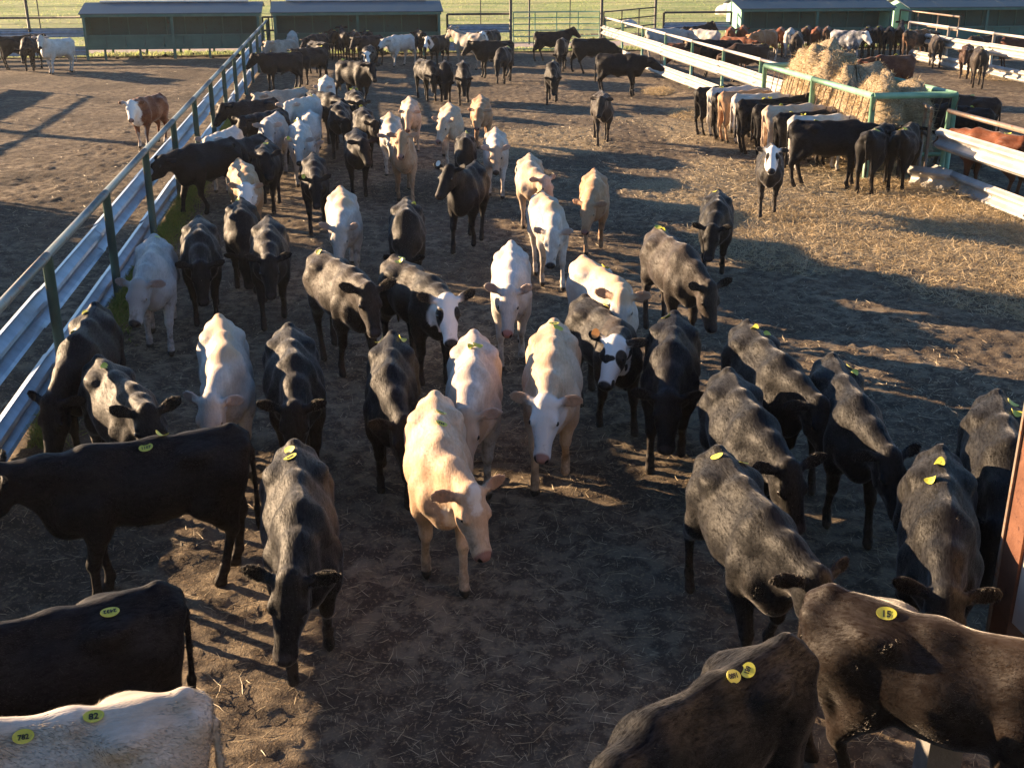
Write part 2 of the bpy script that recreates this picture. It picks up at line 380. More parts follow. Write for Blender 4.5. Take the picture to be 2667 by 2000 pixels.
def cow_arrays(pose, h):
    """pose: neck pitch, neck yaw, head pitch, head yaw (degrees, left positive), gait, ear droop, bend, seed"""
    np_, ny, hp, hy, gait, droop, bend, fat = pose
    r = math.radians
    F = Field((-0.80, -0.42, -0.01), (1.42, 0.42, 1.62), h)
    w = fat
    F.ell((-0.02, 0, .795), (.49, .198*w, .245), .05)
    F.ell((.02, 0, .745), (.34, .226*w, .212), .08)
    F.ell((-.20, 0, .80), (.22, .185*w, .19), .08)
    F.ell((-.38, 0, .86), (.26, .165, .195), .08)
    F.ell((.34, 0, .81), (.24, .155, .265), .08)
    F.ell((.50, 0, .68), (.15, .13, .17), .08)
    F.cone((-.52, 0, 1.045), (-.05, 0, 1.035), .040, .036, .11)
    F.cone((-.05, 0, 1.035), (.36, 0, 1.065), .036, .050, .11)
    F.cone((-.54, 0, 1.068), (-.62, 0, 1.01), .036, .034, .06)
    for s in (-1, 1):
        F.ell((-.27, s*.145, .990), (.085, .050, .038), .11)
        F.ell((-.585, s*.085, .960), (.055, .045, .055), .09)
        F.ell((-.42, s*.095, .80), (.18, .095, .22), .06)
        F.ell((.37, s*.108, .81), (.12, .070, .24), .05)
        F.ell((.50, s*.115, .72), (.09, .07, .10), .06)
    # legs: (hip dx, hoof dx, lift)
    G = {0: ((0, 0), (0, 0), (0, 0), (0, 0)),
         1: ((.16, 0), (-.13, 0), (-.15, .03), (.17, 0)),
         2: ((-.13, .05), (.15, 0), (.14, 0), (-.16, 0)),
         3: ((.05, 0), (-.06, 0), (.08, 0), (-.07, 0)),
         4: ((.10, .10), (-.04, 0), (-.06, 0), (.12, 0))}[gait]
    for i, s in enumerate((1, -1)):
        dx, lift = G[i]
        kx = dx * .62 + lift * .9
        F.cone((.37, s*.125, .76), (.36, s*.130, .58), .105, .078, .06)
        F.cone((.36, s*.130, .60), (.385 + kx, s*.118, .36 + lift*.5), .072, .044, .05)
        F.ell((.390 + kx, s*.118, .355 + lift*.5), (.046, .043, .055), .02)
        F.cone((.385 + kx, s*.118, .34 + lift*.5), (.37 + dx, s*.115, .13 + lift), .033, .029, .02)
        F.ell((.372 + dx, s*.115, .125 + lift), (.037, .036, .042), .02)
        F.cone((.375 + dx, s*.115, .11 + lift), (.40 + dx, s*.115, .038 + lift), .032, .040, .015)
        F.cone((.39 + dx, s*.115, .026 + lift), (.425 + dx, s*.115, .020 + lift), .036, .024, .012)
    for i, s in enumerate((1, -1)):
        dx, lift = G[2 + i]
        F.cone((-.40, s*.115, .82), (-.33 + dx*.35, s*.135, .62), .125, .084, .06)
        F.cone((-.33 + dx*.35, s*.145, .63), (-.515 + dx*.75, s*.115, .42 + lift*.6), .090, .045, .06)
        F.cone((-.50, s*.10, .80), (-.535 + dx*.7, s*.11, .46 + lift*.6), .085, .036, .06)
        F.ell((-.530 + dx*.75, s*.115, .405 + lift*.6), (.048, .036, .055), .02)
        F.cone((-.522 + dx*.78, s*.115, .39 + lift*.6), (-.475 + dx, s*.115, .135 + lift), .034, .029, .02)
        F.ell((-.47 + dx, s*.115, .125 + lift), (.037, .036, .042), .02)
        F.cone((-.465 + dx, s*.115, .11 + lift), (-.435 + dx, s*.115, .038 + lift), .032, .040, .015)
        F.cone((-.445 + dx, s*.115, .026 + lift), (-.41 + dx, s*.115, .020 + lift), .036, .024, .012)
    F.ell((-.02, 0, .525), (.06, .03, .035), .05)
    # neck and head
    RN = rot_zy(r(ny), r(np_)); base = V(.40, 0, .93)
    mid = base + RN @ V(.22, 0, .02)
    RN2 = rot_zy(r(ny + hy*.35), r(np_ - 4)); poll = mid + RN2 @ V(.26, 0, .0)
    F.cone(base + V(-.06, 0, .02), mid + V(0, 0, .015), .120, .095, .09)
    F.cone(mid + V(0, 0, .015), poll, .095, .074, .06)
    F.cone(V(.45, 0, .77), mid + RN @ V(.04, 0, -.10), .115, .085, .08)
    F.cone(mid + RN @ V(.04, 0, -.10), poll + RN2 @ V(.02, 0, -.10), .098, .070, .06)
    F.cone(V(.56, 0, .62), mid + RN @ V(.05, 0, -.20), .05, .035, .09)
    RH = rot_zy(r(ny + hy), r(hp)); H = lambda *p: poll + RH @ (V(*p)*1.1)
    F.ell(H(.055, 0, -.02), (0.1155, 0.0968, 0.0935), .04, RH)
    F.ell(H(-.005, 0, .045), (0.0550, 0.0550, 0.0418), .05, RH)
    F.cone(H(.10, 0, -.025), H(.30, 0, -.052), 0.0858, 0.0528, .03)
    F.cone(H(.12, 0, -.035), H(.31, 0, -.075), 0.0792, 0.0550, .03)
    F.ell(H(.345, 0, -.072), (0.0605, 0.0682, 0.0550), .03, RH)
    F.ell(H(.375, 0, -.045), (0.0242, 0.0440, 0.0264), .02, RH)
    for s in (-1, 1):
        F.ell(H(.115, s*.045, -.095), (0.0935, 0.0418, 0.0682), .05, RH)
        F.ell(H(.125, s*.079, .006), (0.0440, 0.0220, 0.0242), .03, RH)
        F.cone(H(.13, s*.03, -.135), H(.31, s*.018, -.108), 0.0330, 0.0286, .04)
        F.cone(H(.005, s*.070, .012), H(-.012, s*.125, .012), 0.0330, 0.0264, .02)
    ears = []
    for s in (-1, 1):
        dr = r(droop * (1.0 if s > 0 else .6))
        d = RH @ V(-.22, s*math.cos(dr), -math.sin(dr)); d /= np.linalg.norm(d)
        up = RH @ V(.85, 0, -.52); up = up - d*(d @ up); up /= np.linalg.norm(up)
        nrm = np.cross(d, up)
        if nrm @ RH[:, 2] < 0: nrm = -nrm
        c = H(-.012, s*.112, .010) + d*.072
        R = np.stack([d, up, nrm], 1)
        F.ell(c, (.090, .050, max(.016, h*.95)), .02, R)
        ears.append((c, R, nrm))
    # tail
    tp = [V(-.61, 0, 1.00), V(-.655, .01*gait, .90), V(-.66, .02*gait-.02, .68), V(-.655, .03*gait-.03, .48), V(-.65, .03*gait-.03, .34)]
    for a, b, ra, rb in zip(tp, tp[1:], (.028, .020, .016, .026), (.020, .016, .020, .014)):
        F.cone(a, b, max(ra, h*.8), max(rb, h*.8), .02)
    P, Q = F.mesh()
    # small muscle unevenness
    D = P.copy()
    P[:, 1] += .004*np.sin(D[:, 0]*23 + D[:, 2]*9)*np.sign(D[:, 1])
    Hl = (P - poll) @ RH / 1.1
    nd = np.sqrt((Hl[:, 0]-.12)**2 + Hl[:, 1]**2*.8 + (Hl[:, 2]+.03)**2)
    hm = np.clip((.03 - np.maximum(-Hl[:, 0] - .03, np.abs(Hl[:, 1]) - .115)) / .03, 0, 1) * (nd < .34) * (P[:, 0] > .5)
    earm = np.zeros(len(P), np.float32); inner = np.zeros(len(P), np.float32)
    for c, R, nrm in ears:
        L = (P - c) @ R
        rr = (L[:, 0]/.098)**2 + (L[:, 1]/.056)**2
        on = (rr < 1.25) & (np.abs(L[:, 2]) < .03)
        earm[on] = 1
        # cup the ear: push the middle of the front face back
        dep = np.clip(1 - rr, 0, 1)
        front = on & (L[:, 2] > 0)
        inner[front] = np.clip(dep[front]*2.2, 0, 1)
        P[on] -= (nrm[None, :] * (dep[on] * np.where(L[on, 2] > 0, .020, .012))[:, None]).astype(np.float32)
    P[:, 1] += bend * np.clip(P[:, 0] + .1, -1, .9)**2
    info = dict(poll=poll, RH=RH, ears=ears, bend=bend)
    return P, Q, Hl.astype(np.float32), hm.astype(np.float32), earm, inner, info

def np_mesh(name, P, Q, attrs=None, smooth=True):
    me = bpy.data.meshes.new(name)
    k = Q.shape[1]
    me.vertices.add(len(P)); me.vertices.foreach_set('co', P.astype(np.float32).ravel())
    me.loops.add(Q.size); me.loops.foreach_set('vertex_index', Q.astype(np.int32).ravel())
    me.polygons.add(len(Q)); me.polygons.foreach_set('loop_start', np.arange(0, Q.size, k, dtype=np.int32))
    me.polygons.foreach_set('use_smooth', np.full(len(Q), smooth))
    me.update(calc_edges=True)
    for n, a in (attrs or {}).items():
        if a.ndim == 2:
            at = me.attributes.new(n, 'FLOAT_VECTOR', 'POINT'); at.data.foreach_set('vector', a.astype(np.float32).ravel())
        else:
            at = me.attributes.new(n, 'FLOAT', 'POINT'); at.data.foreach_set('value', a.astype(np.float32))
    return me

def vnormals(P, Q):
    a, b, c, d = (P[Q[:, i]] for i in range(4))
    n = np.cross(c - a, d - b); N = np.zeros_like(P)
    for i in range(4): np.add.at(N, Q[:, i], n)
    return N / (np.linalg.norm(N, axis=1)[:, None] + 1e-9), n

def fur_mesh(P, Q, hc, hm, earm, inner, count, length, seed):
    rg = np.random.default_rng(seed)
    N, fn = vnormals(P, Q); area = np.linalg.norm(fn, axis=1)
    cz = P[Q[:, 0], 2]; wgt = area * np.where(cz > .55, 1.0, .25) * np.where(earm[Q[:, 0]] > 0, 2.0, np.where(hm[Q[:, 0]] > .3, .12, 1)) * np.where((N[Q[:, 0], 2] > .80) & (earm[Q[:, 0]] == 0), 0.0, 1)
    fi = rg.choice(len(Q), size=count, p=wgt / wgt.sum())
    u = rg.random((count, 1)); v = rg.random((count, 1))
    q = Q[fi]
    B = (P[q[:, 0]]*(1-u) + P[q[:, 1]]*u)*(1-v) + (P[q[:, 3]]*(1-u) + P[q[:, 2]]*u)*v
    n = N[q[:, 0]]
    flow = np.tile(V(-1, 0, -.45), (count, 1)) + rg.normal(0, .25, (count, 3))
    head = hm[q[:, 0]] > .4
    flow[head] *= .5
    top = np.clip((B[:, 2] - .93) / .12, 0, 1) * (B[:, 0] > -.3) * (~head)
    ear = earm[q[:, 0]] > 0
    lay = np.where(ear, .35, .10 + .03*top)[:, None]
    d = n*lay + (flow - n*(np.sum(flow*n, 1)[:, None]))*.8
    d /= np.linalg.norm(d, axis=1)[:, None]
    L = length * rg.uniform(.6, 1.25, count) * (1 + .35*top) * np.where(head & ~ear, .55, 1) * np.where(B[:, 2] < .5, .5, 1)
    side = np.cross(d, rg.normal(0, 1, (count, 3))); side /= np.linalg.norm(side, axis=1)[:, None] + 1e-9
    wd = .0008
    A = B - n*.002 - side*wd; C = B - n*.002 + side*wd; T = B + d*L[:, None]; T[:, 2] -= L*.08
    PP = np.stack([A, C, T], 1).reshape(-1, 3)
    QQ = np.arange(count*3).reshape(-1, 3)
    fur_mesh.last = np.repeat(n + d*.25, 3, axis=0)
    rep = lambda a: np.repeat(a[q[:, 0]], 3, axis=0)
    return PP, QQ, dict(hc=rep(hc), hm=rep(hm), earin=rep(inner))
# ---------------------------------------------------------------- ground
def straw_density(x, y):
    """0..1: how much trodden straw lies on the pen floor"""
    d = np.exp(-(((x - 5.2 - .1*(24 - y))/3.2)**2 + ((y - 21.0)/5.2)**2)*1.1)
    d = np.maximum(d, .85*np.exp(-(((x - XR(y) + .6)/1.1)**2))*(y < 22)*(y > 9))
    d = np.maximum(d, .45*np.exp(-(((x - 2.5)/5.5)**2 + ((y - 26)/6.)**2)))
    return np.clip(d*np.clip(2.6*vn(x, y, .75, 3) - .45, 0, 1.3) + .10*vn(x, y, .35, 4), 0, 1)
def gh(x, y):
    x = np.asarray(x, dtype=np.float64); y = np.asarray(y, dtype=np.float64)
    k = np.clip(1.6 - y*.02, .6, 1.3)
    h = .030*(vn(x, y, .55) - .5) + .022*(vn(x, y, 2.1, 1) - .5) + .020*(vn(x, y, 6.5, 2) - .5)*k
    c = vn(x, y, 13, 5); h = h + .040*np.clip(c - .5, 0, 1)*k + .016*(vn(x, y, 24, 6) - .5)
    h = h - .05*np.clip(.36 - vn(x, y, 5.3, 14), 0, 1)*k
    h = h + .05*np.exp(-((x - XL(y) - .15)/.35)**2)
    h = h + .09*np.exp(-((x - XR(y) + .55)/.5)**2)*vn(x, y, .8, 9)*(y < 48)
    # trampled hay ridge and hollows near the feeder
    h = h - .05*np.clip(vn(x, y, .28, 8) - .6, 0, 1)
    return h - .012
xs = np.concatenate([np.linspace(-70, -16, 50)[:-1], np.arange(-16, -9.5, .12), np.arange(-9.5, 9.5, .055), np.arange(9.5, 19, .12), np.linspace(19, 70, 50)])
ys = np.concatenate([np.arange(1.0, 4.0, .12), np.arange(4.0, 13, .045), np.arange(13, 22, .08), np.arange(22, 36, .14), np.arange(36, 60, .3)])
gx, gy = np.meshgrid(xs, ys, indexing='ij')
P = np.stack([gx, gy, gh(gx, gy)], -1).reshape(-1, 3)
ny_ = len(ys); ii, jj = np.meshgrid(np.arange(len(xs)-1), np.arange(ny_-1), indexing='ij')
b0 = (ii*ny_ + jj).ravel(); Q = np.stack([b0, b0 + ny_, b0 + ny_ + 1, b0 + 1], 1)
m, t, b = newmat('pen_dirt')
co = nd(t, 'TexCoord').outputs['Object']
n1 = noise(t, .55, 5, .6, co); n2 = noise(t, 5.5, 6, .65, co); n3 = noise(t, 38, 4, .7, co)
col = mix(t, ramp(t, n1, .35, .65), (.150, .121, .088), (.265, .215, .152))
col = mix(t, ramp(t, n2, .42, .60), (.085, .066, .050), col)
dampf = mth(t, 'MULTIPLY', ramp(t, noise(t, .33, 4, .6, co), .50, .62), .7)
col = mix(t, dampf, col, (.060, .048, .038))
col = mix(t, mth(t, 'MULTIPLY', ramp(t, n3, .52, .66), .6), col, (.40, .30, .18))
sda = nd(t, 'Attribute', attribute_name='straw').outputs['Fac']
stf = ramp(t, mth(t, 'ADD', sda, mth(t, 'MULTIPLY_ADD', n3, .7, -.35)), .25, .6)
col = mix(t, stf, col, mix(t, ramp(t, noise(t, 24, 5, .75, co, 1.2), .4, .62), (.17, .135, .085), (.46, .37, .24)))
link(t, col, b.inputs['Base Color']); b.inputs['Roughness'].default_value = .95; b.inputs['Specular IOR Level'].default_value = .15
bump(t, b, mth(t, 'ADD', mth(t, 'MULTIPLY', n3, .7), mth(t, 'MULTIPLY', noise(t, 90, 3, .6, co), .4)), .028, 1.0)
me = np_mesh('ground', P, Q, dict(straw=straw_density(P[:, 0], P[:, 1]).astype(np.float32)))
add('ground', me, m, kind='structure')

# gravel feed alley behind the bunks, pasture beyond
def strip(name, d0, d1, z, mat_, n=60, x0=-90, x1=110):
    mb = MB()
    for i in range(n):
        a = x0 + (x1-x0)*i/n; c = x0 + (x1-x0)*(i+1)/n
        mb.poly([(a, YB(a)+d0, z), (c, YB(c)+d0, z), (c, YB(c)+d1, z), (a, YB(a)+d1, z)])
    return mb.obj(name, mat_, kind='structure')
mg = simple('pink_gravel', (.40, .33, .29), (.50, .42, .37), 3, .95, bd=.01, bscale=60, spec=.2)
strip('feed_alley', 2.3, 5.6, .035, mg)
m, t, b = newmat('pasture_grass'); co = nd(t, 'TexCoord').outputs['Object']
mp = nd(t, 'Mapping'); mp.inputs['Scale'].default_value = (.35, 1.3, 1); link(t, co, mp.inputs[0])
n1 = noise(t, .28, 6, .65, mp.outputs[0]); n2 = noise(t, 3.0, 5, .7, co); n3 = noise(t, .9, 5, .7, mp.outputs[0])
col = mix(t, ramp(t, n1, .40, .60), (.29, .37, .13), (.45, .45, .21))
col = mix(t, ramp(t, n3, .56, .66), col, (.17, .22, .08))
col = mix(t, mth(t, 'MULTIPLY', ramp(t, n2, .50, .68), .6), col, (.56, .54, .28))
link(t, col, b.inputs['Base Color']); b.inputs['Roughness'].default_value = .9; b.inputs['Specular IOR Level'].default_value = .1
bump(t, b, n2, .12, .5)
px = np.concatenate([np.linspace(-900, -90, 20)[:-1], np.arange(-90, 110, 1.6), np.linspace(111, 900, 20)])
py = np.concatenate([np.arange(0, 70, .8), 70 + np.cumsum(1.06**np.arange(62))])
gx, gy = np.meshgrid(px, py, indexing='ij')
gz = .02 + .35*(vn(gx, gy, .13, 2) - .5)*np.clip(gy/10, 0, 1) + .14*(vn(gx, gy, .55, 7) - .5)*np.clip(gy/4, 0, 1) + np.clip(gy-20, 0, 900)*.004
gyy = gy + YB(np.clip(gx, -90, 110)) + 5.5
P = np.stack([gx, gyy, gz], -1).reshape(-1, 3)
ny_ = len(py); ii, jj = np.meshgrid(np.arange(len(px)-1), np.arange(ny_-1), indexing='ij')
b0 = (ii*ny_ + jj).ravel(); Q = np.stack([b0, b0 + ny_, b0 + ny_ + 1, b0 + 1], 1)
add('pasture', np_mesh('pasture', P, Q), m, kind='structure')
mgr = simple('verge_grass', (.20, .22, .07), (.34, .30, .14), 2, .95, bd=.02, bscale=14)
strip('grass_verge', .9, 2.35, .03, mgr)

def blade_mesh(name, x, y, z, L, wdt, az, el, seed, curl=.3):
    """thin two-segment blades: arrays of base points, length, width, azimuth, elevation"""
    rg = np.random.default_rng(seed); n = len(x)
    d = np.stack([np.cos(az)*np.cos(el), np.sin(az)*np.cos(el), np.sin(el)], 1)
    s = np.stack([-np.sin(az), np.cos(az), np.zeros(n)], 1)
    rl = rg.uniform(-1, 1, (n, 1)); s = s*np.cos(rl) + np.cross(d, s)*np.sin(rl)
    B = np.stack([x, y, z], 1)
    k = rg.uniform(-curl, curl, (n, 1))
    md = B + d*(L*.5)[:, None]; d2 = d + s*k; d2[:, 2] -= np.where(el > .5, .35, 0); e = md + d2*(L*.5)[:, None]
    wv = s*wdt[:, None]*.5
    PP = np.stack([B - wv, B + wv, md + wv, md - wv, e], 1).reshape(-1, 3)
    i = np.arange(n)[:, None]*5
    tri = np.concatenate([i + np.array([[0, 1, 2]]), i + np.array([[0, 2, 3]]), i + np.array([[3, 2, 4]])], 0)
    return np_mesh(name, PP, tri, dict(rnd=np.repeat(rg.random(n), 5)), False)

rg = np.random.default_rng(11)
# loose straw on the pen floor: density follows the distance so that it never gets lost
def scatter(n, x0, x1, y0, y1, f):
    x = rg.uniform(x0, x1, n); y = rg.uniform(y0, y1, n); k = rg.random(n) < f(x, y)
    return x[k], y[k]
sx, sy = [], []
for n, box, f in ((52000, (-5, 5, 4.2, 13), lambda x, y: .14 + .50*vn(x, y, .8, 12)**2 + .5*straw_density(x, y)),
                  (60000, (-8.5, 9, 13, 24), lambda x, y: .05 + .16*vn(x, y, .6, 12)**2 + .8*straw_density(x, y)),
                  (60000, (-1, 9, 8, 30), lambda x, y: straw_density(x, y)*1.0),
                  (26000, (-16, 18, 24, 44), lambda x, y: .08 + .5*straw_density(x, y)),
                  (9000, (-13, -4.5, 9, 30), lambda x, y: .4 + 0*x)):
    a, c = scatter(n, *box, f); sx.append(a); sy.append(c)
sx = np.concatenate(sx); sy = np.concatenate(sy); n = len(sx)
dens = straw_density(sx, sy)
L = rg.uniform(.035, .13, n)*(1 + .4*(rg.random(n) < .1)) * (1 + .012*sy); az = rg.uniform(0, 2*math.pi, n)
el = np.abs(rg.normal(0, .12, n)) + dens*np.abs(rg.normal(0, .25, n)); wd = rg.uniform(.0025, .0045, n)*(1 + .06*np.maximum(sy-6, 0))
add('loose_straw', blade_mesh('loose_straw', sx, sy, gh(sx, sy) + .004 + dens*rg.uniform(0, .03, n), L, wd, az, el, 1), M['straw'], kind='stuff',
    label='loose straw and hay stems scattered over the pen floor', cat='straw')
# a few long trodden stalks
mb = MB()
for k in range(70):
    x = random.Random(k).uniform(-2.4, 3.4); y = random.Random(k+99).uniform(4.8, 10.5); a = random.Random(k+7).uniform(0, 6.28)
    rr = random.Random(k+55); pts = []
    for q in range(6):
        pts.append((x, y, float(gh(x, y)) + .012 + .01*rr.random())); a += rr.uniform(-.5, .5); x += .06*math.cos(a); y += .06*math.sin(a)
    mb.tube(pts, .0022, 3, False)
mb.obj('trodden_stalks', M['straw'], kind='stuff', label='long bent straw stalks lying in the shade up front', cat='straw')

# green hay along the foot of the left fence
n = 26000; y = rg.uniform(9.2, 30, n); u = np.abs(rg.normal(0, .13, n)); k = vn(y, y*0, .9, 21) > .22
y = y[k]; u = u[k]; n = len(y); x = XL(y) + .02 + u
hh = np.exp(-(u/.24)**2)*.16
add('green_hay', blade_mesh('green_hay', x, y, gh(x, y) + rg.random(n)*hh, rg.uniform(.05, .14, n), rg.uniform(.004, .007, n)*(1 + .03*y),
    rg.uniform(0, 6.28, n), rg.uniform(.1, 1.3, n), 2), M['greenhay'], kind='stuff', label='green hay strewn along the foot of the left fence', cat='hay')
# hay heaped against the right fence and feeder
sx = []; sy = []; sz = []
for cx, cy, rr_, hgt in ((7.55, 19.9, .75, .30), (8.0, 16.9, .6, .22), (6.9, 20.6, .9, .10), (4.9, 30.6, .8, .22), (5.6, 28.9, .6, .15), (7.4, 18.5, .8, .18),
                         (4.0, 17.2, 1.3, .05), (5.5, 18.2, 1.2, .06), (6.3, 15.2, 1.3, .06), (7.2, 13.8, 1.2, .08), (16.2, 40.0, 1.0, .25), (4.4, 35.6, .5, .12)):
    n = int(4200*rr_); a = rg.uniform(0, 6.28, n); r_ = rr_*np.sqrt(rg.random(n))
    x = cx + r_*np.cos(a); y = cy + r_*np.sin(a)*1.6
    sx.append(x); sy.append(y); sz.append(gh(x, y) + hgt*np.exp(-(r_/rr_)**2*2)*rg.random(n))
sx, sy, sz = map(np.concatenate, (sx, sy, sz)); n = len(sx)
add('spilled_hay', blade_mesh('spilled_hay', sx, sy, sz, rg.uniform(.06, .18, n), rg.uniform(.004, .007, n)*(1 + .012*sy), rg.uniform(0, 6.28, n), np.abs(rg.normal(.2, .35, n)), 3),
    M['hay'], kind='stuff', label='spilled golden hay piled at the foot of the right guardrail', cat='hay')
# pasture tufts
n = 36000; x = rg.uniform(-38, 45, n); d = 5.6 + 46*rg.random(n)**1.7; k = vn(x*.5, d*1.6, .9, 33) > .36; x = x[k]; d = d[k]; n = len(x)
add('pasture_tufts', blade_mesh('pasture_tufts', x, YB(x) + d, .02 + .35*(vn(x, d-5.5, .13, 2) - .5)*np.clip((d-5.5)/10, 0, 1) + .14*(vn(x, d-5.5, .55, 7) - .5)*np.clip((d-5.5)/4, 0, 1) + np.clip(d-25.5, 0, 900)*.004,
    rg.uniform(.05, .16, n), rg.uniform(.02, .05, n), rg.uniform(0, 6.28, n), rg.uniform(.3, 1.3, n), 4), M['turf'], kind='stuff',
    label='pale dry grass tufts across the sunlit pasture', cat='grass')
n = 9000; x = rg.uniform(-22, 26, n); d = rg.uniform(.9, 2.4, n)
add('verge_tufts', blade_mesh('verge_tufts', x, YB(x) + d, np.full(n, .03), rg.uniform(.08, .2, n), rg.uniform(.02, .04, n), rg.uniform(0, 6.28, n), rg.uniform(.5, 1.4, n), 6), M['turf'], kind='stuff',
    label='grass and weeds under the far fence line', cat='grass')

# ---------------------------------------------------------------- fences
def wprofile(h, dep=.085):
    """closed W-beam profile, (x, z), crests toward -x"""
    pts = [(0, 0), (-.25, .06), (-1, .16), (-1, .27), (-.15, .42), (0, .5), (-.15, .58), (-1, .73), (-1, .84), (-.25, .94), (0, 1)]
    f = [(x*dep, z*h) for x, z in pts]
    return f + [(x + .006, z) for x, z in reversed(f)]
def beam_mesh(L, h, key, mat_, side=1):
    mb = MB(); prof = [(x*side, z) for x, z in wprofile(h)]
    mb.prism(prof, 0, L)
    for yy in (.08, L-.08):
        for zz in (.30, .68): mb.box(-.09*side-.008, -.09*side+.008, yy-.015, yy+.015, h*zz-.015, h*zz+.015)
    return mb.mesh(key, mat_)
PIPE = {}
def pipe(name, r, L, mat_, parent, loc, rot=(0, 0, 0), seg=10):
    key = (r, round(L, 3), mat_.name, seg)
    if key not in PIPE: PIPE[key] = MB().tube([(0, 0, 0), (0, 0, L)], r, seg).mesh('pipe', mat_, True)
    o = add(name, PIPE[key], None, parent); o.location = loc; o.rotation_euler = rot
    return o
def guard_fence(name, x0, y0, ang, nspan, sp, mats, label, group=None, side=1, post_side=.075, skip_low=(), skip_up=(), skip_rail=(), zs=((.04, .36), (.69, .38)), rail=True, post_h=1.38, cat='fence', post_r=.052, rail_r=.045, extra_post=True):
    """local +y runs along the fence; parts: post, top_rail, guardrail_beam"""
    mp_, mr, mbm = mats
    root = empty(name, (x0, y0, 0), ang, label=label, cat=cat, group=group)
    bm = {}
    for i in range(nspan + (1 if extra_post else 0)):
        pipe('post', post_r, post_h + .15, mp_, root, (post_side*side, i*sp, -.15))
    rs = random.Random(int(abs(x0)*100))
    for i in range(nspan):
        if rail and i not in skip_rail:
            pipe('top_rail', rail_r, sp, mr, root, (post_side*side, i*sp, post_h), (R(-90), 0, 0))
        for lv, (z, hh) in enumerate(zs):
            if (lv == 0 and i in skip_low) or (lv == 1 and i in skip_up): continue
            k = (hh, lv)
            if k not in bm: bm[k] = beam_mesh(sp + .14, hh, 'guardrail_beam', mbm)
            o = add('guardrail_beam', bm[k], None, root)
            o.location = (-.02*side - .003*(i % 2), i*sp - .07, z + rs.uniform(-.012, .012)); o.rotation_euler = (R(rs.uniform(-.25, .25)), R(rs.uniform(-1, 1)), 0)
            if side < 0: o.rotation_euler[2] = R(180); o.location = (o.location[0], (i+1)*sp + .07, o.location[2])
    return root
aL = math.atan(.140); aR = math.atan(.148)
spL = 3.0/math.cos(aL)
# left fence: beams on its west face, posts toward the middle pen; visible from about y=9
guard_fence('guardrail_fence', XL(4.8) - .09, 4.8, aL, 14, 3.03, (M['pipe_green'], M['pipe_grey'], M['galv']),
            'green posted guardrail fence running down the left side of the middle pen')
# right fence, near and far of the hay feeder
guard_fence('guardrail_fence', XR(6.1), 6.1, aR, 5, 3.03, (M['pipe_mint'], M['pipe_pale'], M['galv_white']),
            'right guardrail fence, section nearer than the hay feeder with bright white beams', post_r=.042)
guard_fence('guardrail_fence', XR(27.75), 27.75, aR, 7, 3.03, (M['pipe_mint'], M['pipe_white'], M['galv_white']),
            'right guardrail fence, long section beyond the hay feeder', post_r=.042)
o = pipe('top_rail', .05, 1.5, M['pipe_pale'], None, (0, 0, 0)); bpy.data.objects.remove(o)
# bent loose beams by the feeder
bw = beam_mesh(.95, .42, 'bent_guardrail_beam', M['galv_white'])
for k, (x, y, rz, rx, ry, lab) in enumerate(((7.78, 20.15, 30, -4, -10, 'bent loose guardrail end leaning in the hay by the near feeder corner'),)):
    o = add('bent_guardrail', bw, None, label=lab, cat='guardrail'); o.location = (x, y, .08 - .03*k); o.rotation_euler = (R(rx), R(ry), R(rz))
# fences of the neighbouring pens
guard_fence('guardrail_fence', 19.4 - .148*(46 - 31) + .15, 31.0, aR, 5, 3.03, (M['pipe_white'], M['pipe_white'], M['galv_white']),
            'second right guardrail fence, farther pen divider at the right edge')
guard_fence('guardrail_fence', -15.9, 22.6, aL, 5, 3.03, (M['pipe_green'], M['pipe_pale'], M['galv']),
            'guardrail fence on the far side of the left pen, beyond the picture edge', zs=((.02, .42), (.62, .46)))
# pipe gate at the top of the second right fence
def pipe_panel(name, p0, p1, hs, nv, r, mat_, label, cat='gate', group=None, vz=None):
    p0 = Vector(p0); p1 = Vector(p1); L = (p1 - p0).length; a = math.atan2(p1.y - p0.y, p1.x - p0.x)
    root = empty(name, p0, a, label=label, cat=cat, group=group)
    for h in hs: pipe('rail', r, L, mat_, root, (0, 0, h), (0, R(90), 0), 8)
    z0, z1 = vz or (min(hs), max(hs))
    for i in range(nv): pipe('upright', r*.95, z1 - z0, mat_, root, (L*i/(nv-1), .001, z0), (0, 0, 0), 8)
    return root
pipe_panel('pipe_gate', (17.15, 46.2, 0), (16.45, 51.2, 0), (1.05, 1.55), 4, .035, M['pipe_pale'], 'pinkish two rail pipe gate at the top of the second right fence', vz=(.7, 1.55))
pipe_panel('pipe_gate', (.05, 48.35, 0), (3.55, 48.9, 0), (.18, .42, .66, .90, 1.14, 1.38, 1.6), 5, .022, M['pipe_mint'], 'pale green seven bar pipe gate at the far middle of the pen')
pipe_panel('pipe_gate', (3.7, 48.6, 0), (6.2, 52.2, 0), (.5, .9, 1.25, 1.6), 4, .028, M['darkpipe'], 'dark pipe gate swung away behind the far end of the right fence')
pipe_panel('pipe_gate', (-9.7, 46.9, 0), (-9.25, 46.97, 0), (.5, 1.0, 1.5), 3, .035, M['darkpipe'], 'narrow dark pipe panel closing the gap between the two left bunks')
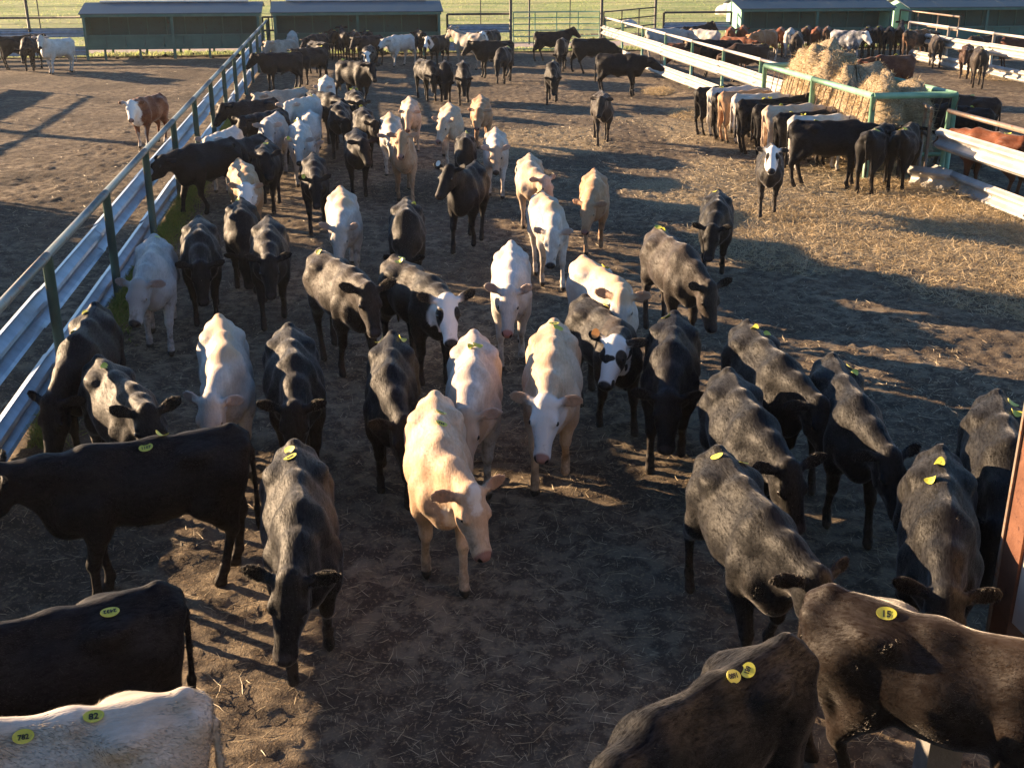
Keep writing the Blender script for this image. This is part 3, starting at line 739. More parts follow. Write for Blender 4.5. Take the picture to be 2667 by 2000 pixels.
def far_fence(x0, x1, label, group='fence runs along the far bunk line'):
    y0 = YB(x0) + .6; y1 = YB(x1) + .6; n = max(1, round((x1-x0)/3.0)); L = math.hypot(x1-x0, y1-y0)
    root = empty('bunk_line_fence', (x0, y0, 0), math.atan2(y1-y0, x1-x0), label=label, cat='fence', group=group)
    for i in range(n+1): pipe('post', .045, 1.62, M['darkpipe'], root, (L*i/n, 0, -.1))
    pipe('top_rail', .045, L, M['darkpipe'], root, (0, 0, 1.52), (0, R(90), 0))
    for z in (.12, .80):
        o = add('guardrail_beam', beam_mesh(L, .34, 'guardrail_beam', M['galv']), None, root); o.location = (0, -.06, z); o.rotation_euler = (0, 0, R(-90)); 
        o.location = (0, -.06, z)
        o.rotation_euler = (0, 0, R(-90))
    return root
far_fence(-26.5, -16.5, 'dark railed guardrail fence left of the leftmost bunk')
far_fence(-2.6, -.05, 'short guardrail fence between the middle bunk and the pale green gate')
far_fence(6.25, 9.1, 'short guardrail fence left of the mint painted bunk end')
# tall poles
for x, y, h, r_, lab in ((-18.5, 46.1, 4.2, .055, 'tall thin steel pole at the far left fence'), (-.05, 48.2, 4.5, .06, 'tall steel pole at the left end of the pale green gate'),
                     (.75, 52.5, 4.2, .04, 'slim pole just behind the pale green gate'), (3.62, 48.75, 4.5, .06, 'tall steel pole where the right fence meets the gate'),
                     (6.22, 52.4, 4.5, .06, 'tall steel pole at the swung dark gate end'), (-13.2, 48.9, 3.2, .045, 'short pole standing up behind the leftmost bunk')):
    o = add('steel_pole', MB().tube([(0, 0, 0), (0, 0, h)], r_, 10).mesh('steel_pole', M['darkpipe'], True), None, label=lab, cat='pole', group='steel poles along the far fence'); o.location = (x, y, 0)
for k, x in enumerate((-23, -17.6, -12, -6, -1.6, 3.0, 7.5, 12, 18, 24)):
    y = 62 + .144*x; rt = empty('field_fence_post', (x, y, 0), 0, label='thin steel fence post standing in the pasture behind the pens', cat='fence post', group='thin posts of the pasture wire fence')
    MB().tube([(0, 0, -.1), (0, 0, 1.7)], .028, 6).obj('stake', M['darkpipe'], rt)
wr = empty('pasture_wire_fence', (0, 0, 0), 0, label='thin barbed wire strands strung across the pasture behind the pens', cat='fence')
for z in (.5, .9, 1.3, 1.6): MB().tube([(-40, 62 - .144*40, z), (45, 62 + .144*45, z)], .006, 4).obj('wire', M['darkpipe'], wr)

# ---------------------------------------------------------------- feed bunks (roofed troughs)
def bunk(x0, L, label, end_m, first=False):
    y0 = YB(x0)
    root = empty('feed_bunk', (x0, y0, 0), PEN, label=label, cat='feed bunk', group='green roofed feed bunks across the far end of the pens')
    T = M['teal']; D = M['teal_dark']
    dep = 1.9
    n = 9
    # side walls: profile in y-z, thickness in x
    prof = [(.0, .38), (.0, 1.60), (1.3, 1.92), (dep, 1.74), (dep, .38)]
    for xx in (0, L - .04):
        mb = MB(); k = len(prof)
        a = [Vector((xx, y, z)) for y, z in prof]; c = [Vector((xx + .04, y, z)) for y, z in prof]
        mb.v = a + c; mb.f = [tuple(reversed(range(k))), tuple(range(k, 2*k))] + [(i, (i+1) % k, k+(i+1) % k, k+i) for i in range(k)]
        mb.obj('side_wall', end_m, root)
    # front trough board in panels, inner floor
    wdt = (L - .08)/n
    for i in range(n):
        xa = .04 + i*wdt
        MB().box(xa + .012, xa + wdt - .012, .02, .05, .42, .86).obj('trough_board', T, root)
        MB().box(xa + .012, xa + wdt - .012, 1.0, 1.03, .80, 1.62).obj('back_panel', D, root)
        MB().box(xa - .02, xa + .02, .965, .995, .70, 1.62).obj('batten', T, root)
    MB().box(.04, L-.04, .05, 1.03, .42, .46).obj('trough_floor', D, root)
    MB().box(.04, L-.04, 1.035, 1.06, .44, 1.66).obj('rear_sheet', D, root)
    MB().box(.0, L, -.055, -.005, .36, .44).obj('bottom_rail', T, root)
    MB().box(.0, L, -.055, -.005, .84, .90).obj('trough_lip', T, root)
    for xx in (0.03, L/2, L-.03): MB().box(xx-.05, xx+.05, -.11, -.06, 0, 1.60).obj('front_post', T, root)
    for i in range(5):
        for yy in (.1, 1.75): MB().box(L*(i+.5)/5-.04, L*(i+.5)/5+.04, yy-.03, yy+.03, -.05, .42).obj('leg', T, root)
    MB().box(-.06, L+.06, -.17, -.115, 1.56, 1.68).obj('eave_board', T, root)
    ns = 5; sw = (L + .24)/ns
    for i in range(ns):
        xa = -.12 + i*sw; mb = MB(); z = .003*(i % 2)
        th = .03
        pts = [(-.20, 1.66), (1.3, 2.0), (2.05, 1.80)]
        v = [Vector((x, y, zz + z + dz)) for dz in (0, th) for x in (xa, xa + sw + .02) for y, zz in pts]
        mb.v = v
        mb.f = [(6, 9, 10, 7), (7, 10, 11, 8), (0, 1, 4, 3), (1, 2, 5, 4), (0, 3, 9, 6), (2, 8, 11, 5), (0, 6, 7, 1), (1, 7, 8, 2), (3, 4, 10, 9), (4, 5, 11, 10)]
        mb.obj('roof_sheet', M['roof'], root)
    MB().box(.45, L-.45, 1.22, 1.55, 2.035, 2.085).obj('roof_cap', M['roofcap'], root)
    return root
bunk(-16.3, 6.55, 'leftmost green feed bunk with blue roof, empty trough open to view', M['teal'])
bunk(-9.25, 6.45, 'middle green feed bunk with cattle crowded in front, left of the pale gate', M['teal'])
bunk(9.4, 6.5, 'feed bunk with bright mint end wall in the right hand pen', M['mint'])
bunk(16.6, 7.0, 'feed bunk at the far right edge with mint end wall', M['mint'])
# trampled dung clods below the bunks
rr = random.Random(8); mb = MB()
for k in range(170):
    x = rr.choice([rr.uniform(-16.4, -2.9), rr.uniform(9, 22)]); y = YB(x) + rr.uniform(.2, 2.0); s = rr.uniform(.05, .16)
    pts = [(x, y, -.02), (x, y, s*.35), (x + rr.uniform(-.02, .02), y, s*.7)]; mb.tube(pts, [s, s*.85, s*.3], 6)
mb.obj('dung_clods', M['dung'], kind='stuff', label='dark dung clods in the shade under the feed bunks', cat='dung')

# ---------------------------------------------------------------- hay feeder straddling the right fence
FA = math.atan2(27.5 - 21.8, 5.85 - 6.69)       # direction of its long side
fr = empty('hay_feeder', (6.69, 21.8, 0), FA, label='green pipe hay feeder filled with hay, straddling the right fence', cat='hay feeder')
FL, FW = 5.75, -1.62     # local +x along the long side, local -y toward the right pen
G = M['pipe_mint']
for y in (0, FW):
    for i in range(2): pipe('top_rail', .06, FL/2, G, fr, (FL/2*i, y, 1.55), (0, R(90), 0), 12)
    for xx in (0, FL*.5, FL): pipe('post', .055, 1.75, G, fr, (xx, y, -.2), (0, 0, 0), 12)
    pipe('lower_rail', .04, FL, G, fr, (0, y, .45), (0, R(90), 0))
    for i in range(19):
        pipe('slant_bar', .011, 1.16, M['pipe_pale'], fr, (.32 + i*.29, y, .46), (0, R(-24), 0), 6)
for xx in (0, FL):
    pipe('end_rail', .06, -FW, G, fr, (xx, FW, 1.552), (R(-90), 0, 0), 12)
    pipe('end_rail', .04, -FW, G, fr, (xx, FW, .452), (R(-90), 0, 0), 12)
fmx = Matrix.Translation((6.69, 21.8, 0)) @ Matrix.Rotation(FA, 4, 'Z')
def hay_heap(name, cx, cy, rx, ry, z0, z1, seed, label, jag=.17):
    """an uneven torn bale: rounded box pushed about by noise, plus stems standing off it"""
    rs = np.random.default_rng(seed); n = 40; m_ = 26
    u, v = np.meshgrid(np.linspace(0, 2*math.pi, n, endpoint=False), np.linspace(0, 1, m_), indexing='ij')
    ang = (1 - v)*math.pi/2*1.0
    cr = np.cos(u); sr = np.sin(u); sq = 1/np.maximum(np.abs(cr)**4 + np.abs(sr)**4, .2)**.25
    prof = np.clip(1 - v**5, 0, 1)**.35 if True else v
    rad = prof*sq
    X = rx*cr*rad; Y = ry*sr*rad; Z = z0 + (z1 - z0)*(v + .0*u)
    ns = vn(u*2.2 + seed, v*4, 1.3, seed) - .5; n2 = vn(u*6 + seed, v*14, 1.1, seed+2) - .5
    X = X*(1 + ns*.35 + n2*jag); Y = Y*(1 + ns*.35 + n2*jag); Z = Z + (z1-z0)*v*(.55*(vn(X*1.6 + seed*3, Y*1.6, 1.2, seed) - .5) + .12*n2)
    P = np.stack([X, Y, Z], -1)
    i, j = np.meshgrid(np.arange(n), np.arange(m_-1), indexing='ij')
    a = (i*m_ + j).ravel(); b_ = (((i+1) % n)*m_ + j).ravel()
    Q = np.stack([a, b_, b_+1, a+1], 1)
    P = P.reshape(-1, 3)
    wm = fmx @ Matrix.Translation((cx, cy, 0))
    rt = empty(name, wm.translation, FA, label=label, cat='hay bale')
    add('packed_hay', np_mesh('packed_hay', P, Q, dict(rnd=rs.random(len(P))), True), M['packed'], rt)
    k = rs.integers(0, len(Q), 9000); w1 = rs.random((9000, 1)); q = Q[k]
    B = P[q[:, 0]]*(1-w1) + P[q[:, 2]]*w1
    az = np.arctan2(B[:, 1], B[:, 0]) + rs.normal(0, .9, 9000)
    add('hay_stems', blade_mesh('hay_stems', B[:, 0], B[:, 1], B[:, 2], rs.uniform(.05, .17, 9000), rs.uniform(.006, .012, 9000), az, rs.normal(.1, .7, 9000), seed), M['hay'], rt, kind='stuff')
    return rt
m, t, b = newmat('packed_hay'); co = nd(t, 'TexCoord').outputs['Object']
mp = nd(t, 'Mapping'); mp.inputs['Scale'].default_value = (18, 18, 55); link(t, co, mp.inputs[0])
f = noise(t, 1.0, 5, .7, mp.outputs[0], .8)
link(t, mix(t, ramp(t, f, .35, .65), (.26, .19, .11), (.58, .47, .31)), b.inputs['Base Color']); b.inputs['Roughness'].default_value = .9
bump(t, b, f, .05, 1.0); M['packed'] = m
hay_heap('hay_bale', 1.30, -.80, 1.15, .64, .20, 1.68, 3, 'torn hay bale nearest the camera in the green feeder')
hay_heap('hay_bale', 2.75, -.85, 1.10, .64, .25, 1.74, 5, 'middle hay bale bulging above the green feeder rail')
hay_heap('hay_bale', 4.15, -.80, 1.10, .62, .20, 1.98, 8, 'tallest hay bale, peaked, at the far end of the green feeder')
hay_heap('hay_mound', 2.9, -.81, 2.55, .70, .15, 1.40, 12, 'long loose hay mound filling the feeder beneath the bales')
hay_heap('hay_bale', 5.1, -.75, .5, .5, .2, 1.15, 9, 'low slumped hay heap behind the tall peaked bale')
# short rails that close the fence against the feeder
pipe_panel('fence_stub', (7.62, 21.3, 0), (7.75, 22.3, 0), (.9, 1.38), 3, .035, M['pipe_pale'], 'rusty rail stub with droppers joining the right fence to the feeder', 'fence', vz=(.25, 1.38))

# ---------------------------------------------------------------- post and sheet at the right edge
rp = empty('rusty_post', (2.86, 5.6, 0), R(8), label='tall rusty steel post with beige sheeting at the right edge', cat='post')
MB().box(-.06, -.045, .0, .17, -.1, 4.6).box(-.045, .06, .155, .17, -.1, 4.6).box(-.045, .06, .0, .015, -.1, 4.6).obj('steel_channel', M['rust'], rp)
MB().box(-.040, -.025, -1.7, -.003, .62, 4.6).obj('beige_sheet', M['beige'], rp)
MB().box(-.075, -.061, .160, .178, -.1, 4.6).obj('lit_edge', M['pipe_pale'], rp)  # pale strip puts the post's thin sunlit edge into colour
cb = MB().box(-.09, .09, -.09, .09, -.05, .42).obj('concrete_footing', M['concrete'], label='grey concrete footing block behind the brownish cow at lower right', cat='footing'); cb.location = (2.28, 5.05, 0)
# pale boulder and scrub out in the pasture
mb = MB(); 
def boulder(name, x, y, s, seed, label):
    rs = random.Random(seed); pts = []
    f = Field((-1.3, -1.3, -.4), (1.3, 1.3, 1.2), .10)
    for k in range(7): f.ell((rs.uniform(-.5, .5), rs.uniform(-.4, .4), rs.uniform(.0, .35)), (rs.uniform(.3, .6), rs.uniform(.3, .5), rs.uniform(.25, .45)), .1)
    P, Q = f.mesh(); o = add(name, np_mesh(name, P*s, Q), M['rock'], label=label, cat='rock'); o.location = (x, y, .1); return o
boulder('boulder', 13.6, 74, 1.3, 3, 'pale boulder in the pasture left of the mint bunk end')
boulder('boulder', 6.2, 64, .45, 5, 'small pale stone in the pasture beyond the swung gate')
o = add('wooden_pole', MB().tube([(0, 0, -.3), (0, 0, 4.6)], [.22, .17], 12).mesh('wooden_pole', M['unseen_barn'], True), None, label='thick wooden pole standing far out in the left pen, outside the picture', cat='pole'); o.location = (-24.3, 34.4, 0)
# unseen sheds added beyond the left picture edge to shade the left pen
def shade_shed(x, y0, y1, hgt, label):
    L = y1 - y0; rt = empty('shade_shed', (x, y0, 0), 0, label=label, cat='shade_shed', group=None)
    n = 8
    for i in range(n): MB().box(-3.2, -3.17, L*i/n + .004, L*(i+1)/n - .004, 0, hgt - .25).obj('wall_sheet', M['unseen_barn'], rt)
    for i in range(4): MB().box(-.10, .0, L*i/3.02, L*i/3.02 + .10, -.1, hgt - .3).obj('post', M['pipe_green'], rt)
    MB().box(-.06, -.02, .1, L-.1, 0, 1.6).obj('front_boards', M['unseen_barn'], rt)
    MB().box(-.06, -.02, .1, L-.1, 1.7, hgt - .3).obj('drop_panel', M['unseen_barn'], rt)
    mb = MB(); mb.prism([(-3.4, hgt - .55), (.15, hgt - .04), (.15, hgt), (-3.4, hgt - .51)], -.05, L + .05); mb.obj('roof', M['roof'], rt)
shade_shed(-13.0, 18.1, 22.0, 2.9, 'low sheeted shade blocker added in the left pen, outside the picture')
shade_shed(-13.0, 16.1, 17.9, 3.45, 'taller sheeted shade blocker added in the left pen, outside the picture')

# unseen wall and roof added to block sky, plus catwalk behind and below the viewpoint
br = empty('unseen_barn', (0, -1.4, 0), 0, label='sheeted wall and roof added to block sky behind the viewer, catwalk along its front', cat='unseen_barn')
for i in range(24): MB().box(-18 + i*1.5 + .01, -18 + (i+1)*1.5 - .01, -.06, 0, 0, 3.9).obj('wall_sheet', M['unseen_barn'], br)
MB().box(-18.3, 18.3, -8, .15, 3.92, 4.0).obj('roof', M['roof'], br)
for i in range(9): MB().box(-18 + i*4 - .06, -18 + i*4 + .06, 1.6, 1.72, 0, 3.5).obj('post', M['rust'], br)
for i in range(10): MB().box(-18, 18, .05 + i*.2, .05 + i*.2 + .17, 2.45, 2.5).obj('deck_plank', M['unseen_barn'], br)
# thin morning dust haze
hz = newmat('haze'); hm_, ht, hb_ = hz
ht.nodes.remove(hb_); pv = ht.nodes.new('ShaderNodeVolumePrincipled'); pv.inputs['Density'].default_value = HAZE; pv.inputs['Color'].default_value = (.9, .92, .95, 1)
pv.inputs['Anisotropy'].default_value = .35
ht.links.new(pv.outputs[0], ht.nodes['Material Output'].inputs['Volume'])
if HAZE > 0:
    hbx = MB().box(-1000, 1000, -20, 1100, -1.2, 7.4).obj('haze', hm_, kind='stuff', label='thin pale dusty morning haze over the pens', cat='haze')
# x, y (m), heading (deg), size, posture, head turn, gait, coat, label, tags (along, side, writing), group, ear tag, bend
HERD = [
(-0.53, 7.47, -84.0, 1.0, 'W', 22, 1, 'cream_patch', 'leading cream calf with white forehead patch, head turned, two green tags on its back', ((0.42, 0.03, '702', 90), (0.66, 0.02, '755', 90)), 'calves walking toward the camera', None, 0),
(-1.34, 6.47, -78.0, 1.04, 'W', -14, 2, 'black_brown', 'dusty black calf walking just left of the leading cream calf, two tags on rump', ((0.16, -0.02, ''), (0.27, -0.02, '640', 110)), 'calves walking toward the camera', None, 0),
(-2.44, 7.03, -154.0, 1.05, 'M', 0, 3, 'black', 'black calf standing broadside across the left side, head out of frame, one green tag', ((0.6, 0.06, '1107', 180), (0.48, 0.0, '')), None, None, 0),
(-2.3, 4.85, -150.0, 1.05, 'M', 10, 0, 'black', 'black cow at lower left with round green tag reading 2432 on its hip', ((0.28, 0.09, '2432', -8),), None, None, 0),
(-1.97, 4.12, -163.0, 1.0, 'M', 0, 0, 'white_shag', 'shaggy cream calf in the bottom left corner with two yellow tags, one reading 82', ((0.42, 0.04, '82', 180), (0.72, 0.06, '782', 180)), None, None, 0),
(0.87, 4.31, -139.0, 1.05, 'W', 10, 0, 'black_brown', 'black cow at bottom edge heading down left, two overlapping tags reading 681 and 1680', ((0.36, 0.04, '681', 30), (0.46, 0.03, '1680', -10)), None, None, 0),
(2.09, 4.7, -35.0, 1.1, 'L', -8, 1, 'brown_black', 'brownish black cow in the bottom right corner with yellow tag reading 15', ((0.3, -0.05, '15', 20),), None, None, 0),
(1.44, 6.37, -81.0, 1.02, 'W', 12, 2, 'black_brown', 'black calf with orange yellow oval rump tag, walking head low at right of centre', ((0.14, -0.04, ''), (0.22, 0.1, '')), 'calves walking toward the camera', None, 0),
(1.71, 7.89, -87.0, 1.0, 'W', 10, 1, 'black_brown', 'black calf with broad sunlit back and no tag, between three other black calves', (), 'calves walking toward the camera', None, 0),
(2.1, 8.98, -84.0, 1.02, 'W', 18, 2, 'black_brown', 'black calf swinging its tail, yellow green tag and pale tag behind the loin', ((0.24, -0.0, ''), (0.3, 0.09, '')), 'calves walking toward the camera', None, 0),
(2.55, 8.19, -93.0, 1.03, 'W', 12, 1, 'black_brown', 'black calf with ears raised, two pale tags on far flank, beyond three tagged ones', ((0.22, 0.1, ''), (0.33, 0.11, '')), 'calves walking toward the camera', None, 0),
(2.64, 6.33, -107.0, 1.05, 'V', 0, 3, 'black_brown', 'black calf at right with shaggy mane and two bright yellow oval tags on its back', ((0.3, -0.02, ''), (0.55, -0.06, '')), 'calves walking toward the camera', None, 0),
(3.38, 7.27, -106.0, 1.05, 'L', -12, 0, 'black_brown', 'black calf half hidden behind the rusty post, two yellow green tags on rump', ((0.18, 0.08, ''), (0.36, 0.08, '')), None, None, 0),
(0.34, 9.05, -93.0, 1.02, 'W', -8, 2, 'cream_whiteface', 'cream calf with white face and one upright ear, right behind the leading calf', ((0.14, 0, '719', 90), (0.24, 0.03, '')), 'calves walking toward the camera', None, 0),
(-0.31, 8.83, -89.0, 1.02, 'W', -6, 0, 'white_tanface', 'pinkish white calf with tan head, two tags mid back, directly behind the leading calf', ((0.42, 0.02, ''), (0.52, -0.01, '')), 'calves walking toward the camera', None, 0),
(-0.99, 8.83, -86.0, 1.02, 'V', 14, 1, 'black', 'glossy black calf with wide ears, between the dusty black and the leading cream calf', ((0.1, -0.1, ''), (0.14, 0.08, '')), 'calves walking toward the camera', None, 0),
(-1.84, 9.07, -77.0, 1.0, 'V', -10, 3, 'black_brown', 'untagged black calf with upright ears, behind the dusty black calf', (), 'calves walking toward the camera', None, 0),
(-2.43, 9.2, -74.0, 1.02, 'V', -22, 0, 'white_tanback', 'fluffy white calf with tan spine and one ear raised, head lowered', (), 'calves walking toward the camera', None, 0),
(-3.04, 8.34, -55.0, 1.0, 'M', -10, 0, 'black_brown', 'black calf with curled yellow tag on loin, second from the left rail in front', ((0.3, -0.03, ''),), 'calves walking toward the camera', None, 0),
(-3.64, 9.36, -80.0, 1.05, 'L', -22, 0, 'black', 'black calf bending down to green hay under the left rail, pale tag on its shoulder', ((0.25, -0.05, ''), (0.75, -0.05, '')), None, None, 0),
(-3.98, 12.44, -76.0, 1.02, 'W', -18, 1, 'silver', 'silver grey calf with pale muzzle walking beside the left rail', ((0.12, 0.03, ''),), 'calves walking toward the camera', None, 0),
(-3.67, 13.25, -76.0, 0.98, 'V', 0, 0, 'black_brown', 'slim black calf with dusty rump next to the silver grey calf', (), 'calves walking toward the camera', None, 0),
(-3.51, 14.72, -78.0, 0.95, 'G', 8, 1, 'black', 'small black calf with pointed ears, yellow tag on rump, behind two front black ones', ((0.15, -0.04, ''),), 'calves walking toward the camera', None, 0),
(-2.86, 13.26, -79.0, 1.0, 'W', 0, 2, 'black_straw', 'black calf with straw stuck on its forehead, in front of the white faced tan calf', (), 'calves walking toward the camera', None, 0),
(-4.05, 17.41, -70.0, 1.0, 'W', -14, 0, 'tan_whiteface', 'orange tan calf with white face, beside the black calves near the left rail', (), 'calves walking toward the camera', None, 0),
(-1.78, 11.49, -62.0, 1.05, 'M', -12, 1, 'brown_black', 'dark brown calf with yellow rump tag, walking toward the right with raised head', ((0.12, -0.03, ''),), 'calves walking toward the camera', None, 0),
(-0.98, 11.33, -63.0, 1.05, 'M', -12, 3, 'black_whitehead', 'black calf with all white head and dark eye patch, two green tags behind', ((0.16, 0.02, ''), (0.26, -0.03, '')), 'calves walking toward the camera', None, 0),
(-0.01, 12.0, -90.0, 1.0, 'W', -6, 2, 'white_pinknose', 'white calf with pink nose, walking in the centre behind the tan headed calf', (), 'calves walking toward the camera', None, 0),
(0.47, 14.88, -81.0, 1.0, 'V', -14, 1, 'white_tanback', 'bright white calf with small yellow tag, striding toward the tan calf', ((0.1, -0.03, ''),), 'calves walking toward the camera', None, 0),
(0.28, 18.23, -90.0, 0.95, 'W', 34, 0, 'cream', 'cream calf turning its head right, behind the bright white striding calf', (), 'calves walking toward the camera', None, 0),
(1.2, 16.63, -93.0, 0.97, 'V', -12, 2, 'tan', 'tan calf with head down, right of the bright white striding calf', (), 'calves walking toward the camera', None, 0),
(0.93, 11.24, -73.0, 1.03, 'M', -22, 0, 'white_tanback', 'cream calf with tan back looking away right, green tag mid back', ((0.5, 0.04, ''),), 'calves walking toward the camera', None, 0),
(0.86, 10.19, -74.0, 0.98, 'M', -34, 1, 'black_whitepatch', 'black calf with blotchy white face and horn bud, orange ear tag', ((0.3, 0.11, ''),), 'calves walking toward the camera', 'orange', 0),
(1.39, 9.42, -99.0, 1.02, 'V', 4, 2, 'black', 'black calf with long yellow tag near tail, right of the blotchy faced calf', ((0.13, -0.06, ''),), 'calves walking toward the camera', None, 0),
(1.76, 12.33, -78.0, 1.05, 'V', 12, 0, 'black_dusty', 'taupe dusty black calf with wide ears and tag at tailhead, head lowered right', ((0.06, 0, ''), (0.1, 0.04, '')), 'calves walking toward the camera', None, 0),
(2.76, 15.32, -100.0, 0.97, 'V', -6, 2, 'black_brown', 'dark calf carrying its head low, in front of the taupe dusty calf to the right', ((0.16, -0.03, ''),), 'calves walking toward the camera', None, 0),
(4.26, 19.04, -101.0, 0.98, 'A', -4, 2, 'black_spotface', 'bawling black calf with white face and black eye spots, near the feeder', (), None, None, 0),
(-0.63, 16.73, -100.0, 1.05, 'A', -14, 2, 'black', 'large black calf with white ear tag looking left in mid herd', (), 'calves walking toward the camera', 'white', 0),
(-1.34, 14.45, -85.0, 0.97, 'G', -8, 0, 'black_brown', 'black calf sniffing the ground, pale green tag on its flank, in mid herd', ((0.3, 0.09, ''),), 'calves walking toward the camera', None, 0),
(-2.23, 15.07, -79.0, 1.0, 'V', -12, 1, 'white_tanback', 'white calf with woolly grey forehead, walking head down in mid herd', (), 'calves walking toward the camera', None, 0),
(-3.07, 17.89, -80.0, 1.0, 'W', 0, 2, 'black', 'black calf facing the camera squarely with a yellow ear tag', (), 'calves walking toward the camera', 'yellow', 0),
(-2.77, 20.7, -82.0, 0.98, 'M', 18, 0, 'black', 'black calf with head turned left, in front of another tagged black calf', (), 'calves walking toward the camera', None, 0),
(-1.9, 20.22, -82.0, 1.0, 'A', -8, 1, 'tan', 'tan brown calf staring at the camera with ears out, in the herd behind', (), 'calves walking toward the camera', None, 0),
(-2.35, 22.62, -83.0, 1.0, 'V', 0, 0, 'white_tanback', 'white calf with tan spine stripe, head down beside the staring tan calf', (), 'calves walking toward the camera', None, 0),
(-2.2, 25.48, -82.0, 0.98, 'W', -10, 1, 'cream', 'cream calf with mud on its chest, right behind the striped white calf', (), 'calves walking toward the camera', None, 0),
(-1.23, 23.74, -83.0, 1.0, 'W', -28, 2, 'cream', 'cream calf with pink ears turning its head, behind a small black calf', (), 'calves walking toward the camera', None, 0),
(-0.67, 25.81, -86.0, 0.98, 'W', -22, 0, 'tan', 'light tan calf at the back of the walking group, furthest right', (), 'calves walking toward the camera', None, 0),
(-0.83, 20.72, -88.0, 0.92, 'G', -10, 0, 'black_brown', 'small black calf with bright tag and lowered head, between two cream calves', ((0.2, 0.04, ''),), 'calves walking toward the camera', None, 0),
(-0.29, 20.7, -89.0, 0.98, 'W', 0, 1, 'white_tanface', 'white calf with tan forehead looking at the camera, right side of mid herd', (), 'calves walking toward the camera', None, 0),
(-3.88, 21.36, -78.0, 1.0, 'W', -10, 1, 'white', 'white calf with green ear tag, left of mid herd', ((0.1, -0.04, ''),), 'calves walking toward the camera', 'green', 0),
(-4.05, 23.47, -81.0, 0.95, 'G', 0, 0, 'white', 'white calf nose down, directly behind the one with green ear tag', (), 'calves walking toward the camera', None, 0),
(-2.99, 23.49, -82.0, 0.98, 'W', 30, 0, 'black_brown', 'black calf with yellow tag on hip, behind the calf looking left', ((0.14, -0.02, ''),), 'calves walking toward the camera', None, 0),
(-3.62, 24.55, -85.0, 0.96, 'V', 24, 2, 'black_brown', 'dusty black calf walking left of the hip tagged calf', (), 'calves walking toward the camera', None, 0),
(-3.59, 26.89, -80.0, 0.96, 'W', 10, 0, 'black_brown', 'black calf with two tags on its rump, furthest back among the black walkers', ((0.1, -0.03, ''), (0.15, 0.05, '')), 'calves walking toward the camera', None, 0),
(-4.68, 29.8, -82.0, 0.95, 'W', -20, 0, 'white', 'white headed pale calf standing behind the black calf near the left rail', (), 'calves bunched along the left rail', None, 0),
(-4.21, 26.24, -54.0, 1.0, 'F', 0, 0, 'black', 'black cow with head right, directly below the white headed calf near the rail', (), 'calves bunched along the left rail', None, 0),
(-5.09, 26.62, -122.0, 1.05, 'M', 0, 0, 'grey_tan', 'long grey tan cow reaching its head toward the left rail', ((0.2, 0, ''),), 'calves bunched along the left rail', None, 0),
(-5.41, 24.75, -126.0, 1.0, 'M', 0, 0, 'black', 'black calf squeezed between the grey tan cow and the white calf', (), 'calves bunched along the left rail', None, 0),
(-4.42, 24.86, -105.0, 1.03, 'M', 20, 0, 'white', 'white calf with big pink ear looking over a black calf by the rail', ((0.2, 0.04, ''),), 'calves bunched along the left rail', None, 0),
(-4.82, 23.05, -108.0, 1.0, 'M', 0, 0, 'black', 'black calf with only its back showing in front of the big eared white calf', (), 'calves bunched along the left rail', None, 0),
(-4.51, 21.93, -89.0, 1.05, 'M', 14, 0, 'silver', 'silver white calf seen from the rump, neck over the black ones at the rail', (), 'calves bunched along the left rail', None, 0),
(-5.16, 20.93, -95.0, 0.98, 'M', 0, 0, 'white', 'small white calf pressed against the left rail', (), 'calves bunched along the left rail', None, 0),
(-4.62, 20.1, -107.0, 0.98, 'M', 8, 0, 'black', 'black calf with furry ears looking left over the rail bunch', (), 'calves bunched along the left rail', None, 0),
(-4.97, 18.94, -118.0, 1.05, 'F', -10, 2, 'black', 'big black calf poking its nose over the left guardrail', (), 'calves bunched along the left rail', None, 0),
(-4.11, 19.28, -85.0, 1.0, 'M', 12, 0, 'black', 'black calf with pale oval tag turned from the camera beside the orange tan calf', ((0.4, 0, ''),), 'calves bunched along the left rail', None, 0),
(-6.97, 36.06, -142.0, 1.02, 'M', 0, 0, 'black', 'black cow broadside with its nose at the top of the left rail', ((0.3, 0, ''),), 'cattle crowded at the feed bunks across the pen', None, 0),
(-4.29, 32.19, -46.0, 1.08, 'M', -10, 2, 'black', 'big black cow broadside heading right, yellow tag on hip, centre back', ((0.15, 0, ''),), 'cattle crowded at the feed bunks across the pen', None, 0),
(-6.36, 37.82, -123.0, 1.03, 'M', 0, 0, 'black', 'black cow behind the one at the rail top, tag above its hip', ((0.1, 0, ''),), 'cattle crowded at the feed bunks across the pen', None, 0),
(-6.58, 40.5, -58.0, 1.0, 'M', -20, 0, 'black_brown', 'black cow turned to the camera with sunlit cheek, by the middle bunk', (), 'cattle crowded at the feed bunks across the pen', None, 0),
(-4.76, 39.59, -92.0, 0.95, 'W', 10, 0, 'black_whitehead', 'dark calf with white face seen end on before the middle bunk', (), 'cattle crowded at the feed bunks across the pen', None, 0),
(-7.77, 40.89, -118.0, 1.0, 'M', 0, 0, 'grey_tan', 'grey and cream cow with orange head at the left end of the middle bunk', (), 'cattle crowded at the feed bunks across the pen', None, 0),
(-8.46, 46.21, 99.0, 0.95, 'F', 0, 0, 'white', 'white calf with its rump to the camera at the middle bunk corner', (), 'cattle crowded at the feed bunks across the pen', None, 0),
(-7.13, 43.91, -109.0, 1.0, 'F', 0, 0, 'black', 'black cow nearest the white rump at the middle bunk', ((0.3, 0, ''),), 'cattle crowded at the feed bunks across the pen', None, 0),
(-6.92, 46.42, 106.0, 1.0, 'F', 0, 0, 'black', 'black cow facing into the middle bunk left of its centre post', ((0.2, 0, ''),), 'cattle crowded at the feed bunks across the pen', None, 0),
